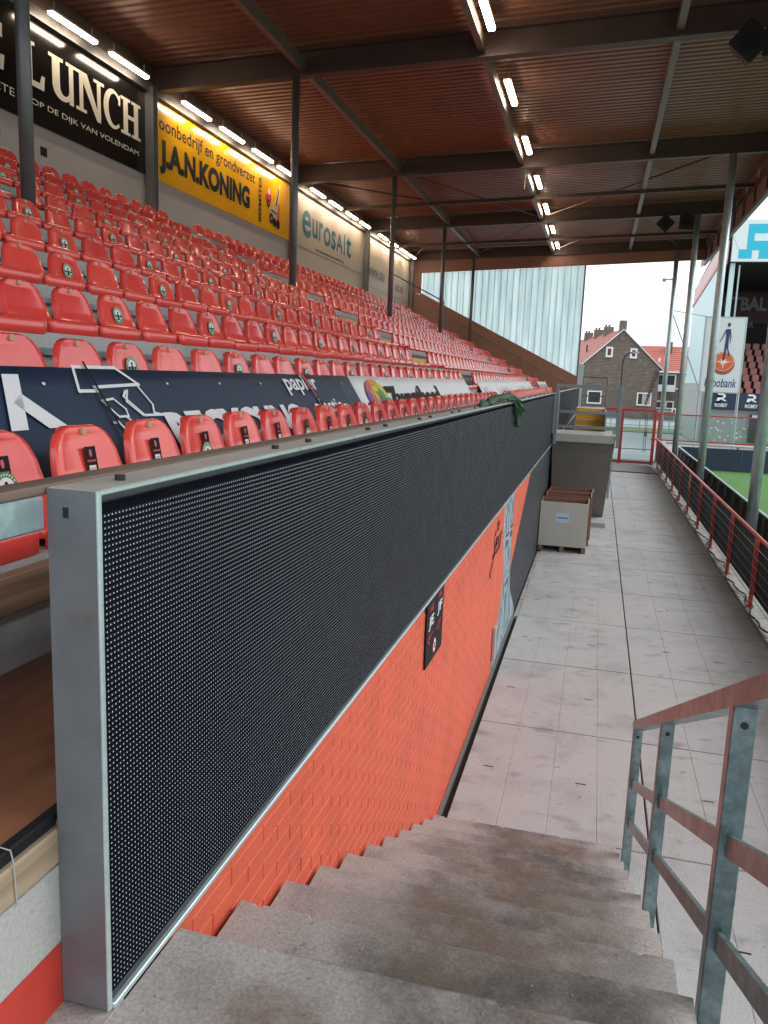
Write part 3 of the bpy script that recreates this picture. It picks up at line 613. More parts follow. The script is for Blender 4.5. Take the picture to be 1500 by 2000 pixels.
# ================================================================== seats
def seat_shell():
    prof = [(.365, -.085, .215), (.378, -.075, .222), (.382, -.012, .224), (.368, .002, .222), (.30, -.004, .222), (.20, -.016, .22), (.11, -.010, .218), (.062, .012, .216),
            (.036, .05, .213), (.022, .10, .206), (.008, .155, .193), (-.006, .20, .172), (-.015, .228, .147), (-.022, .246, .115), (-.027, .2555, .078)]
    b = MB(); rows = []
    for i, (x, z, hw) in enumerate(prof):
        a = prof[max(i - 1, 0)]; c = prof[min(i + 1, len(prof) - 1)]; dx, dz = c[0] - a[0], c[1] - a[1]; L_ = math.hypot(dx, dz); nx, nz = dz / L_, -dx / L_   # backwards-pointing normal
        if nx > 0 and i > 6: nx, nz = -nx, -nz
        if i <= 6: nx, nz = (0, -1) if i >= 3 else (-1, 0)
        else: nx, nz = (-abs(dz) / L_, -abs(dx) / L_ * .3)
        dish = .012 if 7 < i < 13 else (.006 if 3 < i <= 7 else 0)
        row = []
        for u, off, din in ((-1, .038, 0), (-1, .012, 0), (-.955, .0, 0), (-.80, 0, .5), (-.4, 0, .9), (0, 0, 1), (.4, 0, .9), (.80, 0, .5), (.955, 0, 0), (1, .012, 0), (1, .038, 0)):
            row.append((x + nx * off + nx * dish * din, u * hw, z + nz * off + nz * dish * din))
        rows.append(row)
    last = rows[-1]; rows.append([(p[0] - .012, p[1] * .93, p[2] + .004) for p in last]); rows.append([(p[0] - .034, p[1] * .92, p[2] - .006) for p in last]); rows.append([(p[0] - .036, p[1] * .94, p[2] - .035) for p in last])
    k = len(rows[0])
    for r_ in rows: b.v += r_
    for i in range(len(rows) - 1):
        for j in range(k - 1): b.f.append((i * k + j, i * k + j + 1, (i + 1) * k + j + 1, (i + 1) * k + j)); b.mi.append(0)
    bx = len(b.v)   # back cover so that the shell reads from behind too
    b.poly([(-.02, -.2, .02), (-.02, .2, .02), (-.045, .16, .2), (-.045, -.16, .2)])
    me = b.mesh('seat_shell', 'seat', True)
    return me
SEAT = seat_shell()
TAB = MB().cbox(-.026, -.0115, -.012, .012, .222, .250, .002).mesh('number_tab', ['tab']);
def ring_sticker(cz, r, mats=('green', 'white', 'black')):
    b = MB()
    def put(pts, mi, l): b.cur = mi; b.poly([(.0205 - (z - .1) * .19 + .0015 + l * .0007, y, z) for y, z in pts])
    put(circ(0, cz, r), 0, 0); put(circ(0, cz, r * .70), 1, 1); put(circ(0, cz + r * .32, r * .15, n=10), 2, 2)
    put([(-r * .2, cz - r * .45), (r * .2, cz - r * .45), (r * .24, cz + r * .08), (0, cz + r * .16), (-r * .24, cz + r * .08)], 2, 2)
    for s_ in (-1, 1): put([(s_ * r * .3, cz - r * .28), (s_ * r * .66, cz - r * .16), (s_ * r * .66, cz + r * .1), (s_ * r * .3, cz)], 2, 2)
    put([(-r * .5, cz - r * .44), (r * .5, cz - r * .44), (r * .42, cz - r * .56), (-r * .42, cz - r * .56)], 2, 2)
    for i in range(9):
        a = R(30 + 15 * i); c_, s_ = math.cos(a), math.sin(a); put([(r * .80 * c_, cz + r * .80 * s_), (r * .90 * c_, cz + r * .90 * s_), (r * .90 * math.cos(a + .13), cz + r * .90 * math.sin(a + .13)), (r * .80 * math.cos(a + .13), cz + r * .80 * math.sin(a + .13))], 1, 1)
    me = bpy.data.meshes.new('round_sticker'); me.from_pydata(b.v, [], b.f)
    for m_ in mats: me.materials.append(M[m_])
    me.polygons.foreach_set('material_index', b.mi); return me
STK = ring_sticker(.115, .062); STK_LOW = ring_sticker(.06, .062)
def black_sticker():
    b = MB()
    def put(pts, mi, l): b.cur = mi; b.poly([(.0205 - (z - .1) * .19 + .0006 + l * .0006, y, z) for y, z in pts])
    put([(-.036, .02), (.036, .02), (.036, .175), (-.036, .175)], 0, 0); put([(-.022, .02), (.022, .02), (.022, .10), (-.022, .10)], 1, 1)
    put([(-.009, .15), (-.007, .138), (0, .132), (.007, .138), (.009, .15), (.006, .163), (-.006, .163)], 2, 1)
    for i in range(4): put([(-.027 + i * .0145, .114), (-.017 + i * .0145, .114), (-.017 + i * .0145, .122), (-.027 + i * .0145, .122)], 2, 1)
    put([(-.018, .087), (.018, .087), (.018, .09), (-.018, .09)], 3, 2); put([(-.018, .08), (.012, .08), (.012, .083), (-.018, .083)], 3, 2)
    me = bpy.data.meshes.new('black_sticker'); me.from_pydata(b.v, [], b.f)
    for m_ in ('black', 'white', 'pinkprint', 'greytext'): me.materials.append(M[m_])
    me.polygons.foreach_set('material_index', b.mi); return me
BST = black_sticker()
ROWN = ['front row', 'second row', 'third row', 'fourth row', 'fifth row', 'sixth row', 'seventh row', 'eighth row', 'ninth row', 'topmost row']
seats = []
for k in range(10):
    i = 0; cnt = 0; bx = -(1.97 + DX * k); bz = 2.56 + DZ * k
    y = .35 + (.03 if k % 2 == 0 else 0); first = True
    if k == 0: y = .318
    while y < 38.2:
        u, v, d = project((bx + .15, y, bz + .1)); vis = (-140 if k else -600) < u < 1500 and -100 < v < 2000
        vis = vis and y > .8
        if vis and not aisle(k, y) and not (k == 0 and y > 36) and not (abs(bx + .2 + 6.1) < .35 and min(abs(y - 7.8 * q) for q in range(6)) < .18):
            cnt += 1; seats.append((d, k, cnt, y, bx, bz, u))
        y += .5
seats.sort()
rest = MB()
RB = random.Random(11)
for n, (d, k, c, y, bx, bz, u) in enumerate(seats):
    ph = (y - (.82 if k % 2 == 0 else 1.36)) % 1.5; mark = min(ph, 1.5 - ph) < .25
    if n < 300:
        extra = 'with a black sticker' if k == 0 else ('with a round green sticker' if mark else 'plain')
        if k == 0: lab = 'red plastic seat with black sticker in the front row, %s from the left' % ordinal(c)
        elif mark: lab = 'red plastic seat with round green sticker in the %s, %s from the left' % (ROWN[k], ordinal(c))
        else: lab = 'plain red plastic seat in the %s, %s from the left' % (ROWN[k], ordinal(c))
        loc = (bx + RB.uniform(-.004, .004), y + RB.uniform(-.006, .006), bz + RB.uniform(-.003, .003))
        if d < 17:
            t = thing('stadium_seat', lab, 'seat', loc, 'red stadium seats'); obj('seat_shell', SEAT, t); obj('number_tab', TAB, t)
            if k == 0: obj('black_sticker', BST, t)
            if mark: obj('round_sticker', STK_LOW if k == 0 else STK, t)
            t.rotation_euler = (RB.uniform(-.008, .008), RB.uniform(-.02, .02), RB.uniform(-.02, .02))
        else: obj('stadium_seat', SEAT, None, loc, lab, 'seat', 'red stadium seats')
    else:
        n0 = len(rest.v); rest.v += [(v.co.x + bx, v.co.y + y, v.co.z + bz) for v in SEAT.vertices]; rest.f += [tuple(n0 + i for i in p.vertices) for p in SEAT.polygons]; rest.mi += [0] * len(SEAT.polygons)
        if mark:
            rest.cur = 1; n1 = len(rest.v); rest.poly([(bx + .0235 - (z - .1) * .19, y + yy, bz + z) for yy, z in circ(0, .115, .05, n=10)]); rest.cur = 0
me = bpy.data.meshes.new('far_seats'); me.from_pydata(rest.v, [], rest.f); me.materials.append(M['seat']); me.materials.append(M['greytext'])
me.polygons.foreach_set('material_index', rest.mi); me.polygons.foreach_set('use_smooth', [True] * len(me.polygons))
obj('far_seats', me, label='mass of far red plastic seats filling the upper and distant rows', cat='seats', kind='stuff')

# ================================================================== banners lying over the second row
TT, TB = Vector((-2.40, 0, 3.037)), Vector((-2.06, 0, 2.50))
tv = (TT - TB).normalized(); TP = Plane((TB.x, 0, TB.z), (0, 1, 0), tv, .004); TL = (TT - TB).length
def sheet(y0, y1, m_, name, label, sag=.0, top=TL):
    t = thing(name, label, 'banner', (0, 0, 0)); b = MB(); n = max(2, int((y1 - y0) / .4)); k = 6
    for i in range(n + 1):
        for j in range(k + 1):
            y = y0 + (y1 - y0) * i / n; q = TP.p(y, top * j / k, 0) + TP.n * (.0015 * math.sin(i * 1.7 + j)); b.v.append(tuple(q))
    for i in range(n):
        for j in range(k): b.f.append((i * (k + 1) + j, (i + 1) * (k + 1) + j, (i + 1) * (k + 1) + j + 1, i * (k + 1) + j + 1)); b.mi.append(0)
    o = b.build('sheet', m_, t, True); md = o.modifiers.new('s', 'SOLIDIFY'); md.thickness = .005; md.offset = 0
    return t
TP.off = .013
nv = sheet(1.2, 7.63, 'navy', 'navy_banner', 'navy blue banner with white lettering lying over the second seat row')
for q in ([(2.70, .33), (2.80, .33), (2.92, .59), (2.82, .59)], [(2.80, .455), (2.87, .50), (3.06, .33), (2.93, .33)], [(2.20, .33), (2.30, .33), (2.42, .59), (2.32, .59)]): decal(nv, 'letter_stroke', TP, [(q, 0, 0)], ['whitesheet'])
tr = stroke([(3.32, .635), (3.66, .637), (3.80, .54), (3.40, .525)], .018) + stroke([(3.32, .635), (3.27, .505), (3.42, .505)], .018) + stroke([(3.78, .53), (3.83, .42), (3.80, .37), (3.88, .355), (3.70, .36), (3.60, .47), (3.64, .50)], .014) + stroke([(3.40, .45), (3.50, .46), (3.56, .40), (3.55, .36), (3.47, .36), (3.40, .45)], .012) + stroke([(3.66, .505), (3.60, .44), (3.68, .36)], .012) + stroke([(3.40, .33), (3.44, .33), (3.52, .2), (3.62, .1)], .014) + stroke([(3.52, .36), (3.62, .28), (3.6, .18)], .012)
decal(nv, 'truck_outline', TP, [(q, 0, 0) for q in tr], ['whitesheet'])
lettering(nv, 'RECYCLING', TP, 3.88, .13, 2.0, .24, 'whitesheet', .06); lettering(nv, 'papier', TP, 5.86, .44, .72, .185, 'whitesheet', .02); lettering(nv, 'plastic', TP, 6.26, .205, .70, .20, 'whitesheet', .02)
decal(nv, 'strap', TP, [(q, 0, 1) for q in stroke([(3.40, .65), (3.42, .1)], .018)], ['black'])
decal(nv, 'fold', TP, [([(6.28, .64), (6.33, .64), (6.40, .42), (6.38, .42)], 1, 1), ([(6.33, .64), (6.35, .64), (6.46, .3), (6.38, .25), (6.40, .42)], 0, 1)], ['black', 'redink'])
for y in (3.05, 4.1, 4.75, 5.4, 6.0, 7.3): decal(nv, 'eyelet', TP, [(circ(y, .545, .012, .008, 8), 0, 0)], ['signwhite'])
wb = sheet(7.64, 14.75, 'whitesheet', 'white_banner', 'white banner with rainbow oval and black lettering over the second seat row')
fan = []; FC = [(.03, .22, .07), (.12, .30, .06), (.62, .55, .05), (.70, .28, .05), (.55, .10, .12), (.16, .08, .36), (.05, .14, .42)]
for i, c in enumerate(FC): M['fan%d' % i] = mat('rainbow_%d' % i, c, .5, var=.2, scale=30)
pp = []
for i in range(30):
    a0 = 2 * math.pi * i / 30; a1 = 2 * math.pi * (i + 1) / 30; ci = int(i / 30 * 7)
    for r_ in range(3):
        q0, q1 = .05 + r_ * .32, .05 + r_ * .32 + .30
        pp.append(([(8.33 + .42 * q * math.cos(a), .36 + .24 * q * math.sin(a)) for q, a in ((q0, a0), (q1, a0), (q1, a1), (q0, a1))], (ci + r_) % 7, 0))
decal(wb, 'rainbow_oval', TP, pp, ['fan%d' % i for i in range(7)])
lettering(wb, 'Zwarthoed', TP, 8.68, .17, 3.05, .34, 'black', .055); lettering(wb, 'SCHILDERS', TP, 12.0, .17, 2.75, .19, 'orangeink', .04)
wc = sheet(16.2, 29.0, 'whitesheet', 'white_banner', 'far white banner with faint blue print beyond the aisle')
RB2 = random.Random(5)
for y0, y1 in ((16.6, 18.3), (19.3, 22.5), (23.6, 28.4)):
    qq = []
    y = y0
    while y < y1: qq.append(([(y, .22), (y + .12, .22), (y + .16, .3 + .2 * RB2.random()), (y + .05, .3 + .2 * RB2.random())], RB2.choice([0, 0, 1]), 0)); y += .28 + .1 * RB2.random()
    decal(wc, 'faint_print', TP, qq, ['paper', 'pinkroof'])
for y in (18.9, 23.1): decal(wc, 'seam', TP, [(q, 0, 0) for q in stroke([(y, .05), (y, .6)], .03)], ['greytext'])
wd_ = sheet(32.7, 37.6, 'whitesheet', 'white_banner', 'small farthest white banner near the end wall'); decal(wd_, 'faint_print', TP, [([(33.2 + i * .8, .2), (33.5 + i * .8, .2), (33.5 + i * .8, .5), (33.2 + i * .8, .5)], 0, 0) for i in range(5)], ['greytext'])

# ================================================================== roof
FY = [7.8 * i for i in range(6)]
def zb(x): return 8.50 + .040 * (x + 9.15)
roof = thing('stand_roof', 'brown corrugated steel roof on dark steel beams over the stand', 'roof', (0, 0, 0))
pr = []; y = -3.0; P_ = .215
while y < 39.4: pr += [(y, .035), (y + .05, .035), (y + .075, 0), (y + .19, 0)]; y += P_
b = MB()
for x in (-9.3, 4.15):
    b.v += [(x, q[0], zb(x) + .50 + q[1]) for q in pr]
n = len(pr); b.f = [(i, i + 1, n + i + 1, n + i) for i in range(n - 1)]; b.mi = [0] * (n - 1)
o = b.build('corrugated_sheet', 'roofsheet', roof); md = o.modifiers.new('s', 'SOLIDIFY'); md.thickness = .012; md.offset = 1
def ibeam(y, x0=-9.2, x1=4.1, h=.46, wd=.2, t=.02, nm='beam', m_='beam'):
    b = MB()
    for z0, z1, w_ in ((0, t, wd), (h - t, h, wd), (t, h - t, .014)):
        k = len(b.v)
        for x in (x0, x1):
            for yy, zz in ((-w_ / 2, z0), (w_ / 2, z0), (w_ / 2, z1), (-w_ / 2, z1)): b.v.append((x, y + yy, zb(x) + zz))
        for q in ((0, 3, 2, 1), (4, 5, 6, 7), (0, 1, 5, 4), (1, 2, 6, 5), (2, 3, 7, 6), (3, 0, 4, 7)): b.f.append(tuple(k + i for i in q)); b.mi.append(0)
    return b.build(nm, m_, roof)
for y in FY: ibeam(y)
ibeam(3.9 + 23.4, h=.12, wd=.08, nm='tie_bar') ; ibeam(3.9 + 31.2, h=.12, wd=.08, nm='tie_bar')
for x in (-5.95, -2.52, .85):
    z = zb(x)
    for a, c in zip(FY, FY[1:]): MB().box(x - .06, x + .06, a + .012, c - .012, z + .09, z + .30).build('purlin', 'purlin', roof)
    MB().box(x - .06, x + .06, -3, -.012, z + .09, z + .30).build('purlin', 'purlin', roof)
for (xa, ya, xc, yc) in ((-9.0, 23.5, -5.95, 27.3), (-5.95, 23.5, -2.52, 31.1), (-2.52, 31.1, 2.86, 23.5), (-9.0, 38.8, -5.95, 31.3), (-5.95, 38.8, -2.52, 31.3), (-2.52, 38.8, .85, 31.3), (.85, 31.3, 2.86, 38.8)):
    MB().tube((xa, ya, zb(xa) + .17), (xc, yc, zb(xc) + .17), .025, 6).build('brace', 'beam', roof)
# front edge truss with hanging panels
MB().box(4.0, 4.12, -3, 39.3, 8.36, 8.48).build('lower_chord', 'purlin', roof); MB().box(4.0, 4.1, -3, 39.3, 9.02, 9.14).build('upper_chord', 'beam', roof)
y = -2
i = 0
while y < 39: MB().box(4.09, 4.112, y + .1, y + 1.94, 8.49, 9.55).build('fascia_panel', 'endbrown2', roof); MB().box(4.02, 4.09, y, y + .09, 8.48, 9.02).build('truss_post', 'beam', roof); y += 1.95

# ================================================================== back wall with banners
bw = thing('back_wall', 'grey panelled back wall behind the topmost seats', 'wall', (0, 0, 0))
for i in range(11):
    y0 = 0 + 3.9 * i - 3.9; MB().cbox(-9.3, -9.2, y0 + .006, y0 + 3.894, 5.2, 8.99, .004).build('wall_panel', 'wallcream' if y0 >= 23.4 else 'wallpanel', bw)
MB().box(-9.19, -9.06, -3, 39, 8.42, 8.60).build('eaves_beam', 'column', bw); MB().box(-9.195, -9.14, -3, 39, 8.602, 8.985).build('dark_cover_board', 'beam', bw)  # dark board added to cover the wall top that the lamps lit pale
for y, z in ((12.1, 6.42), (11.0, 6.45)):
    MB().box(-9.2, -9.193, y, y + .16, z, z + .14).build('wall_plate', 'black', bw)
BPL = Plane((-9.16, 0, 0), (0, 1, 0), (0, 0, 1), .006)
def banner(y0, y1, m_, label, z0=6.86, z1=8.40):
    t = thing('wall_banner', label, 'banner', (0, 0, 0)); n = int((y1 - y0) / 1.3) or 1
    for i in range(n):
        a = y0 + (y1 - y0) * i / n; c = y0 + (y1 - y0) * (i + 1) / n; MB().cbox(-9.197, -9.16, a + .002, c - .002, z0, z1, .002).build('board', m_, t)
    return t
b1 = banner(7.95, 15.46, 'banblack', 'black wall banner reading LUNCH in cream serif letters')
def serif(t, ch, x, w_, z0=7.42, h=.66):
    s_, sf = .30 * w_, .055; q = []
    def vs_(xc, wd, a=0, c=1): q.append([(xc - wd / 2, z0 + h * a), (xc + wd / 2, z0 + h * a), (xc + wd / 2, z0 + h * c), (xc - wd / 2, z0 + h * c)])
    def ser(xc, wd, top): zz = z0 + h - sf if top else z0; q.append([(xc - wd / 2, zz), (xc + wd / 2, zz), (xc + wd / 2, zz + sf), (xc - wd / 2, zz + sf)])
    T = min(.20, s_)
    if ch in 'LE':
        vs_(x + T, T); ser(x + T, T * 1.9, True); q.append([(x, z0), (x + w_, z0), (x + w_ + .03, z0 + .22), (x + w_ - .05, z0 + .22), (x + w_ - .1, z0 + .09), (x, z0 + .09)])
        if ch == 'E': q.append([(x, z0 + h - .09), (x + w_ - .08, z0 + h - .09), (x + w_ - .04, z0 + h - .2), (x + w_, z0 + h - .2), (x + w_, z0 + h), (x, z0 + h)]); q.append([(x + T, z0 + .3), (x + w_ * .7, z0 + .3), (x + w_ * .7, z0 + .39), (x + T, z0 + .39)])
    if ch == 'U':
        vs_(x + T * .8, T, .3); ser(x + T * .8, T * 1.9, True); vs_(x + w_ - T * .5, T * .6, 0); ser(x + w_ - T * .5, T * 1.4, True)
        c = [(x + T * .3 + (w_ - T * .6) * (.5 - .5 * math.cos(math.pi * i / 12)), z0 + h * .32 - h * .32 * math.sin(math.pi * i / 12)) for i in range(13)]
        ci = [(x + T * 1.3 + (w_ - T * 2.1) * (.5 - .5 * math.cos(math.pi * i / 12)), z0 + h * .32 - h * .18 * math.sin(math.pi * i / 12)) for i in range(13)]
        for i in range(12): q.append([c[i], c[i + 1], ci[i + 1], ci[i]])
    if ch == 'N':
        vs_(x + T * .4, T * .55); ser(x + T * .4, T * 1.5, False); ser(x + T * .3, T * 1.6, True); vs_(x + w_ - T * .4, T * .55); ser(x + w_ - T * .4, T * 1.6, True)
        q.append([(x, z0 + h), (x + T * 1.25, z0 + h), (x + w_ - T * .1, z0 - .04), (x + w_ - T * .7, z0 - .04)])
    if ch == 'C':
        o_ = circ(x + w_ * .55, z0 + h / 2, w_ * .55, h * .52, 22, 48, 312); i_ = circ(x + w_ * .62, z0 + h / 2, w_ * .34, h * .42, 22, 48, 312)
        for i in range(len(o_) - 1): q.append([o_[i], o_[i + 1], i_[i + 1], i_[i]])
        q.append([(x + w_ * .86, z0 + h * .68), (x + w_ * .96, z0 + h * .68), (x + w_ * .96, z0 + h * .98), (x + w_ * .86, z0 + h * .9)])
    if ch == 'H':
        for xc in (x + T * .6, x + w_ - T * .6):
            vs_(xc, T * .9); ser(xc, T * 1.9, True); ser(xc, T * 1.9, False)
        q.append([(x + T, z0 + h * .46), (x + w_ - T, z0 + h * .46), (x + w_ - T, z0 + h * .57), (x + T, z0 + h * .57)])
    decal(t, 'letter', BPL, [(a, 0, 0) for a in q], ['cream'])
for ch, x, w_ in (('E', 10.72, .52), ('L', 11.68, .50), ('U', 12.34, .66), ('N', 13.10, .68), ('C', 13.84, .56), ('H', 14.46, .56)): serif(b1, ch, x, w_)
lettering(b1, 'OP DE DIJK VAN VOLENDAM', BPL, 11.86, 7.115, 3.14, .115, 'cream'); lettering(b1, 'ETE', BPL, 11.05, 7.115, .42, .115, 'cream')
b2 = banner(15.72, 23.2, 'yellow', 'yellow wall banner reading J.A.N.KONING with a small machine picture')
lettering(b2, 'oonbedrijf en grondverzet', BPL, 15.78, 7.79, 4.82, .36, 'black', .012); lettering(b2, 'J.A.N.KONING', BPL, 15.80, 7.02, 4.48, .69, 'black', .055)
lettering(b2, 'BEEMSTER', BPL, 20.84, 7.0, .20, 1.15, 'black', .02, rot=True)
decal(b2, 'machine_picture', BPL, [([(21.3, 7.62), (21.62, 7.55), (21.72, 7.7), (21.66, 7.9), (21.5, 8.0), (21.42, 7.8), (21.3, 7.8)], 0, 0), ([(21.47, 7.82), (21.62, 7.82), (21.6, 7.96), (21.5, 7.97)], 1, .5), (circ(21.5, 7.58, .11), 2, .6), (circ(21.5, 7.58, .05), 3, .9),
    ([(21.65, 7.25), (22.2, 7.2), (22.2, 7.55), (21.85, 7.6), (21.65, 7.5)], 4, 0), ([(21.9, 7.55), (22.25, 7.55), (22.35, 8.25), (22.28, 8.25)], 4, .3), ([(22.0, 7.6), (22.08, 7.6), (22.25, 8.1), (22.2, 8.1)], 2, .6), ([(22.1, 7.2), (22.3, 7.2), (22.3, 7.7), (22.2, 7.7)], 0, .5),
    (circ(21.72, 7.22, .14), 2, .8), (circ(21.72, 7.22, .06), 3, 1), (circ(22.2, 7.14, .13), 2, .8), (circ(21.95, 7.15, .12), 2, .9), ([(21.7, 7.42), (22.1, 7.38), (22.1, 7.42), (21.7, 7.47)], 2, .7)], ['redink', 'cream', 'black', 'greytext', 'tab'])
b3 = thing('wall_banner', 'cream wall panel with teal eurosAlt lettering', 'banner', (0, 0, 0))
MB().box(-9.199, -9.185, 23.55, 31.05, 6.86, 8.42).build('board', 'wallcream', b3)
BP3 = Plane((-9.185, 0, 0), (0, 1, 0), (0, 0, 1), .006)
for ch, x, w_, z0, h in (('e', 24.2, .80, 7.20, .80), ('u', 25.10, .50, 7.28, .58), ('r', 25.75, .38, 7.28, .6), ('o', 26.2, .72, 7.22, .62), ('s', 27.0, .48, 7.22, .62), ('A', 27.55, .72, 7.24, .62), ('l', 28.40, .12, 7.22, .72), ('t', 28.66, .62, 7.22, .70)): lettering(b3, ch, BP3, x, z0, w_, h, 'teal', .018)
lettering(b3, 'HANDELMAATSCHAPPIJ B.V.', BP3, 25.4, 6.9, 3.1, .10, 'black', .01)
b4 = thing('wall_banner', 'cream wall panel with dark www web address near the end wall', 'banner', (0, 0, 0))
MB().box(-9.199, -9.185, 31.35, 38.6, 6.55, 8.42).build('board', 'wallcream', b4)
lettering(b4, 'www.ou', BP3, 31.5, 6.92, 2.6, .36, 'greytext', .03); lettering(b4, 'ut.nl', BP3, 36.0, 6.80, 1.5, .40, 'greytext', .03)
lettering(b4, 'oud rum 30 jaar erv', BP3, 31.4, 7.58, 3.0, .26, 'tab', 0); lettering(b4, 'aring in', BP3, 35.3, 7.6, 2.2, .24, 'tab', 0)
# columns
for i, y in enumerate(FY):
    if y > 14:
        c = thing('steel_column', 'grey steel column on the back wall, %s from the left' % ordinal(i - 1), 'column', (-9.08, y - .25, 5.5), 'back wall columns')
        q = MB(); q.box(-.08, .10, -.09, -.075, 0, 3.0).box(-.08, .10, .075, .09, 0, 3.0).box(-.07, .08, -.06, .06, 0, 3.0); q.build('column_profile', 'column', c)
    if y > 1 and y < 39.5:
        y_ = y if i < 5 else y - .45
        k = int((6.1 - 1.6) / DX); z = TZ0 + .1 + DZ * k; h = zb(-6.1) - z
        c = thing('roof_pole', 'round grey pole among the seats carrying the roof, %s from the left' % ordinal(i), 'pole', (-6.1, y_, z), 'poles among the seats')
        MB().tube((0, 0, 0), (0, 0, h), .075, 16).build('pole_tube', 'column', c, True); MB().cbox(-.14, .14, -.14, .14, 0, .02, .004).build('base_plate', 'column', c)
        c = thing('pitch_pole', 'tall galvanised roof pole beside the pitch, %s from the right' % ordinal(max(1, i - 1)), 'pole', (2.86, y, -.27), 'roof poles beside the pitch')
        MB().tube((0, 0, 0), (0, 0, zb(2.86) + .27), .10, 20).build('pole_tube', 'galv_pole', c, True); MB().cbox(-.2, .2, -.2, .2, 0, .03, .004).build('base_plate', 'galv_pole', c)
        if i == 1: [bpy.data.objects.remove(ch) for ch in list(c.children)]; bpy.data.objects.remove(c)

# ================================================================== lamps
LB = MB(); LB.cur = 0; LB.cbox(-.075, .075, -.76, .76, .045, .09, .006); LB.cur = 1; LB.cbox(-.065, .065, -.75, .75, 0, .044, .014)
LHS = MB().cbox(-.06, .06, -.62, .62, .045, .085, .006).mesh('housing', 'lamp_house'); LDS = MB().cbox(-.045, .045, -.60, .60, 0, .044, .014).mesh('diffuser', 'lamp')
LH = MB().cbox(-.075, .075, -.76, .76, .045, .09, .006).mesh('housing', 'lamp_house'); LD = MB().cbox(-.062, .062, -.75, .75, 0, .044, .016).mesh('diffuser', 'lamp')
def lamp(x, y, z, lab, grp, LH=LH, LD=LD):
    t = thing('strip_lamp', lab, 'lamp', (x, y, z), grp); obj('housing', LH, t); obj('diffuser', LD, t)
    [MB().tube((0, q, .09), (0, q, .22), .01, 6).build('hanger', 'lamp_house', t) for q in (-.5, .5)]
n = 0
for i in range(1, 5):
    for d in (1.2, 2.95, 4.75, 6.4):
        y = FY[i] + d
        if y > 11.5: n += 1; lamp(-8.83, y, 8.47, 'lit strip lamp along the back wall, %s from the left' % ordinal(n), 'strip lamps along the back wall', LHS, LDS)
for j in range(8):
    y = 14.25 + 3.95 * j - .02 * j
    if y < 39: lamp(-2.28, y, 8.98, 'lit strip lamp in the middle of the roof, %s from the near end' % ordinal(j + 1), 'strip lamps under the middle of the roof')
MB().tube((-2.4, 23.5, 8.8), (-2.42, 23.45, 8.25), .012, 6).build('hanging_cable', 'cream', label='pale loose cable hanging from the roof beam by the lamps', cat='cable')
# loudspeakers
def speaker(x, y, z, s_, ang, lab):
    t = thing('loudspeaker', lab, 'loudspeaker', (x, y, z), 'loudspeakers under the roof')
    b = MB(); bm = bmesh.new(); bmesh.ops.create_cube(bm, size=1)
    for v in bm.verts: v.co = Vector((v.co.x * s_ * (1 if v.co.y < 0 else .75), v.co.y * s_ * .8, v.co.z * s_ * (1 if v.co.y < 0 else .75)))
    bmesh.ops.bevel(bm, geom=bm.edges[:], offset=.02, segments=1, affect='EDGES'); bmesh.ops.rotate(bm, verts=bm.verts, matrix=Matrix.Rotation(R(ang), 3, 'Y')); b.add_bm(bm); b.build('cabinet', 'speaker', t)
    MB().tube((0, 0, 0), (0, 0, zb(x) + .02 - z), .03, 8).build('bracket', 'speaker', t); MB().tube((0, -s_ * .42, 0), (0, -s_ * .40, 0), s_ * .32, 16).build('grille', 'black_panel', t)
speaker(1.93, 15.3, 8.62, .50, 42, 'black diamond-tilted loudspeaker hanging near the top right corner')
speaker(2.36, 15.3, 8.60, .46, 4, 'black loudspeaker at the right photo edge beside the tilted one')
speaker(1.76, 30.6, 8.58, .46, 42, 'smaller far tilted black loudspeaker under the roof'); speaker(2.45, 30.6, 8.60, .5, 3, 'far square black loudspeaker beside the pole under the roof')

# ================================================================== end wall
ew = thing('end_wall', 'brown end wall of the stand with a band of bright translucent sheets', 'wall', (0, 0, 0))
def zs(x): return 7.0 + (x + 8.7) * (3.29 - 7.0) / (7.64)
def zt(x): return 7.95 + .0504 * (x + 8.62)
xs = [-9.2, -8.7, -7.3, -5.4, -3.5, -1.02]
for a, c in zip(xs, xs[1:]): MB().prism([(a + .004, -.4), (c - .004, -.4), (c - .004, zs(c) if c > -8.6 else zs(-8.62)), (a + .004, zs(max(a, -8.7)))], 1, 39.05, 39.15).build('wall_panel', 'endbrown', ew)
MB().prism([(-9.2, zs(-8.7)), (-8.66, zs(-8.66)), (-8.66, 8.2), (-9.2, 8.2)], 1, 39.05, 39.15).build('wall_panel', 'endbrown', ew)
MB().prism([(-9.2, zt(-9.2) + .001), (4.1, zt(4.1)), (4.1, zt(4.1) + .75), (-9.2, zt(-9.2) + .75)], 1, 39.04, 39.14).build('header_panel', 'endbrown2', ew)
nS = 26; sw = (8.62 - 1.06) / nS
for i in range(nS):
    a = -8.62 + sw * i; c = a + sw - .018
    MB().poly([(a, 39.1, zs(a) + .02), (c, 39.1, zs(c) + .02), (c, 39.1, zt(c) - .015), (a, 39.1, zt(a) - .015)]).build('translucent_sheet', 'trans', ew)
    MB().box(c, c + .018, 39.09, 39.125, zs(c) - .02, zt(c)).build('glazing_bar', 'cladteal', ew)
MB().bar((-8.66, 39.07, zs(-8.66) + .02), (-1.02, 39.07, zs(-1.02) + .02), .06, .05).build('sill', 'endbrown', ew); MB().box(-1.06, -1.0, 39.06, 39.13, -.3, zt(-1.03)).build('end_post', 'column', ew)
MB().box(-1.0, -.75, 39.3, 39.36, -.3, 3.9).build('return_strip', 'cladteal', ew)
er = thing('terrace_handrail', 'dark handrail running down beside the brown end wall', 'handrail', (0, 0, 0))
def tz(x): return 3.02 + (-1.46 - x) * .5
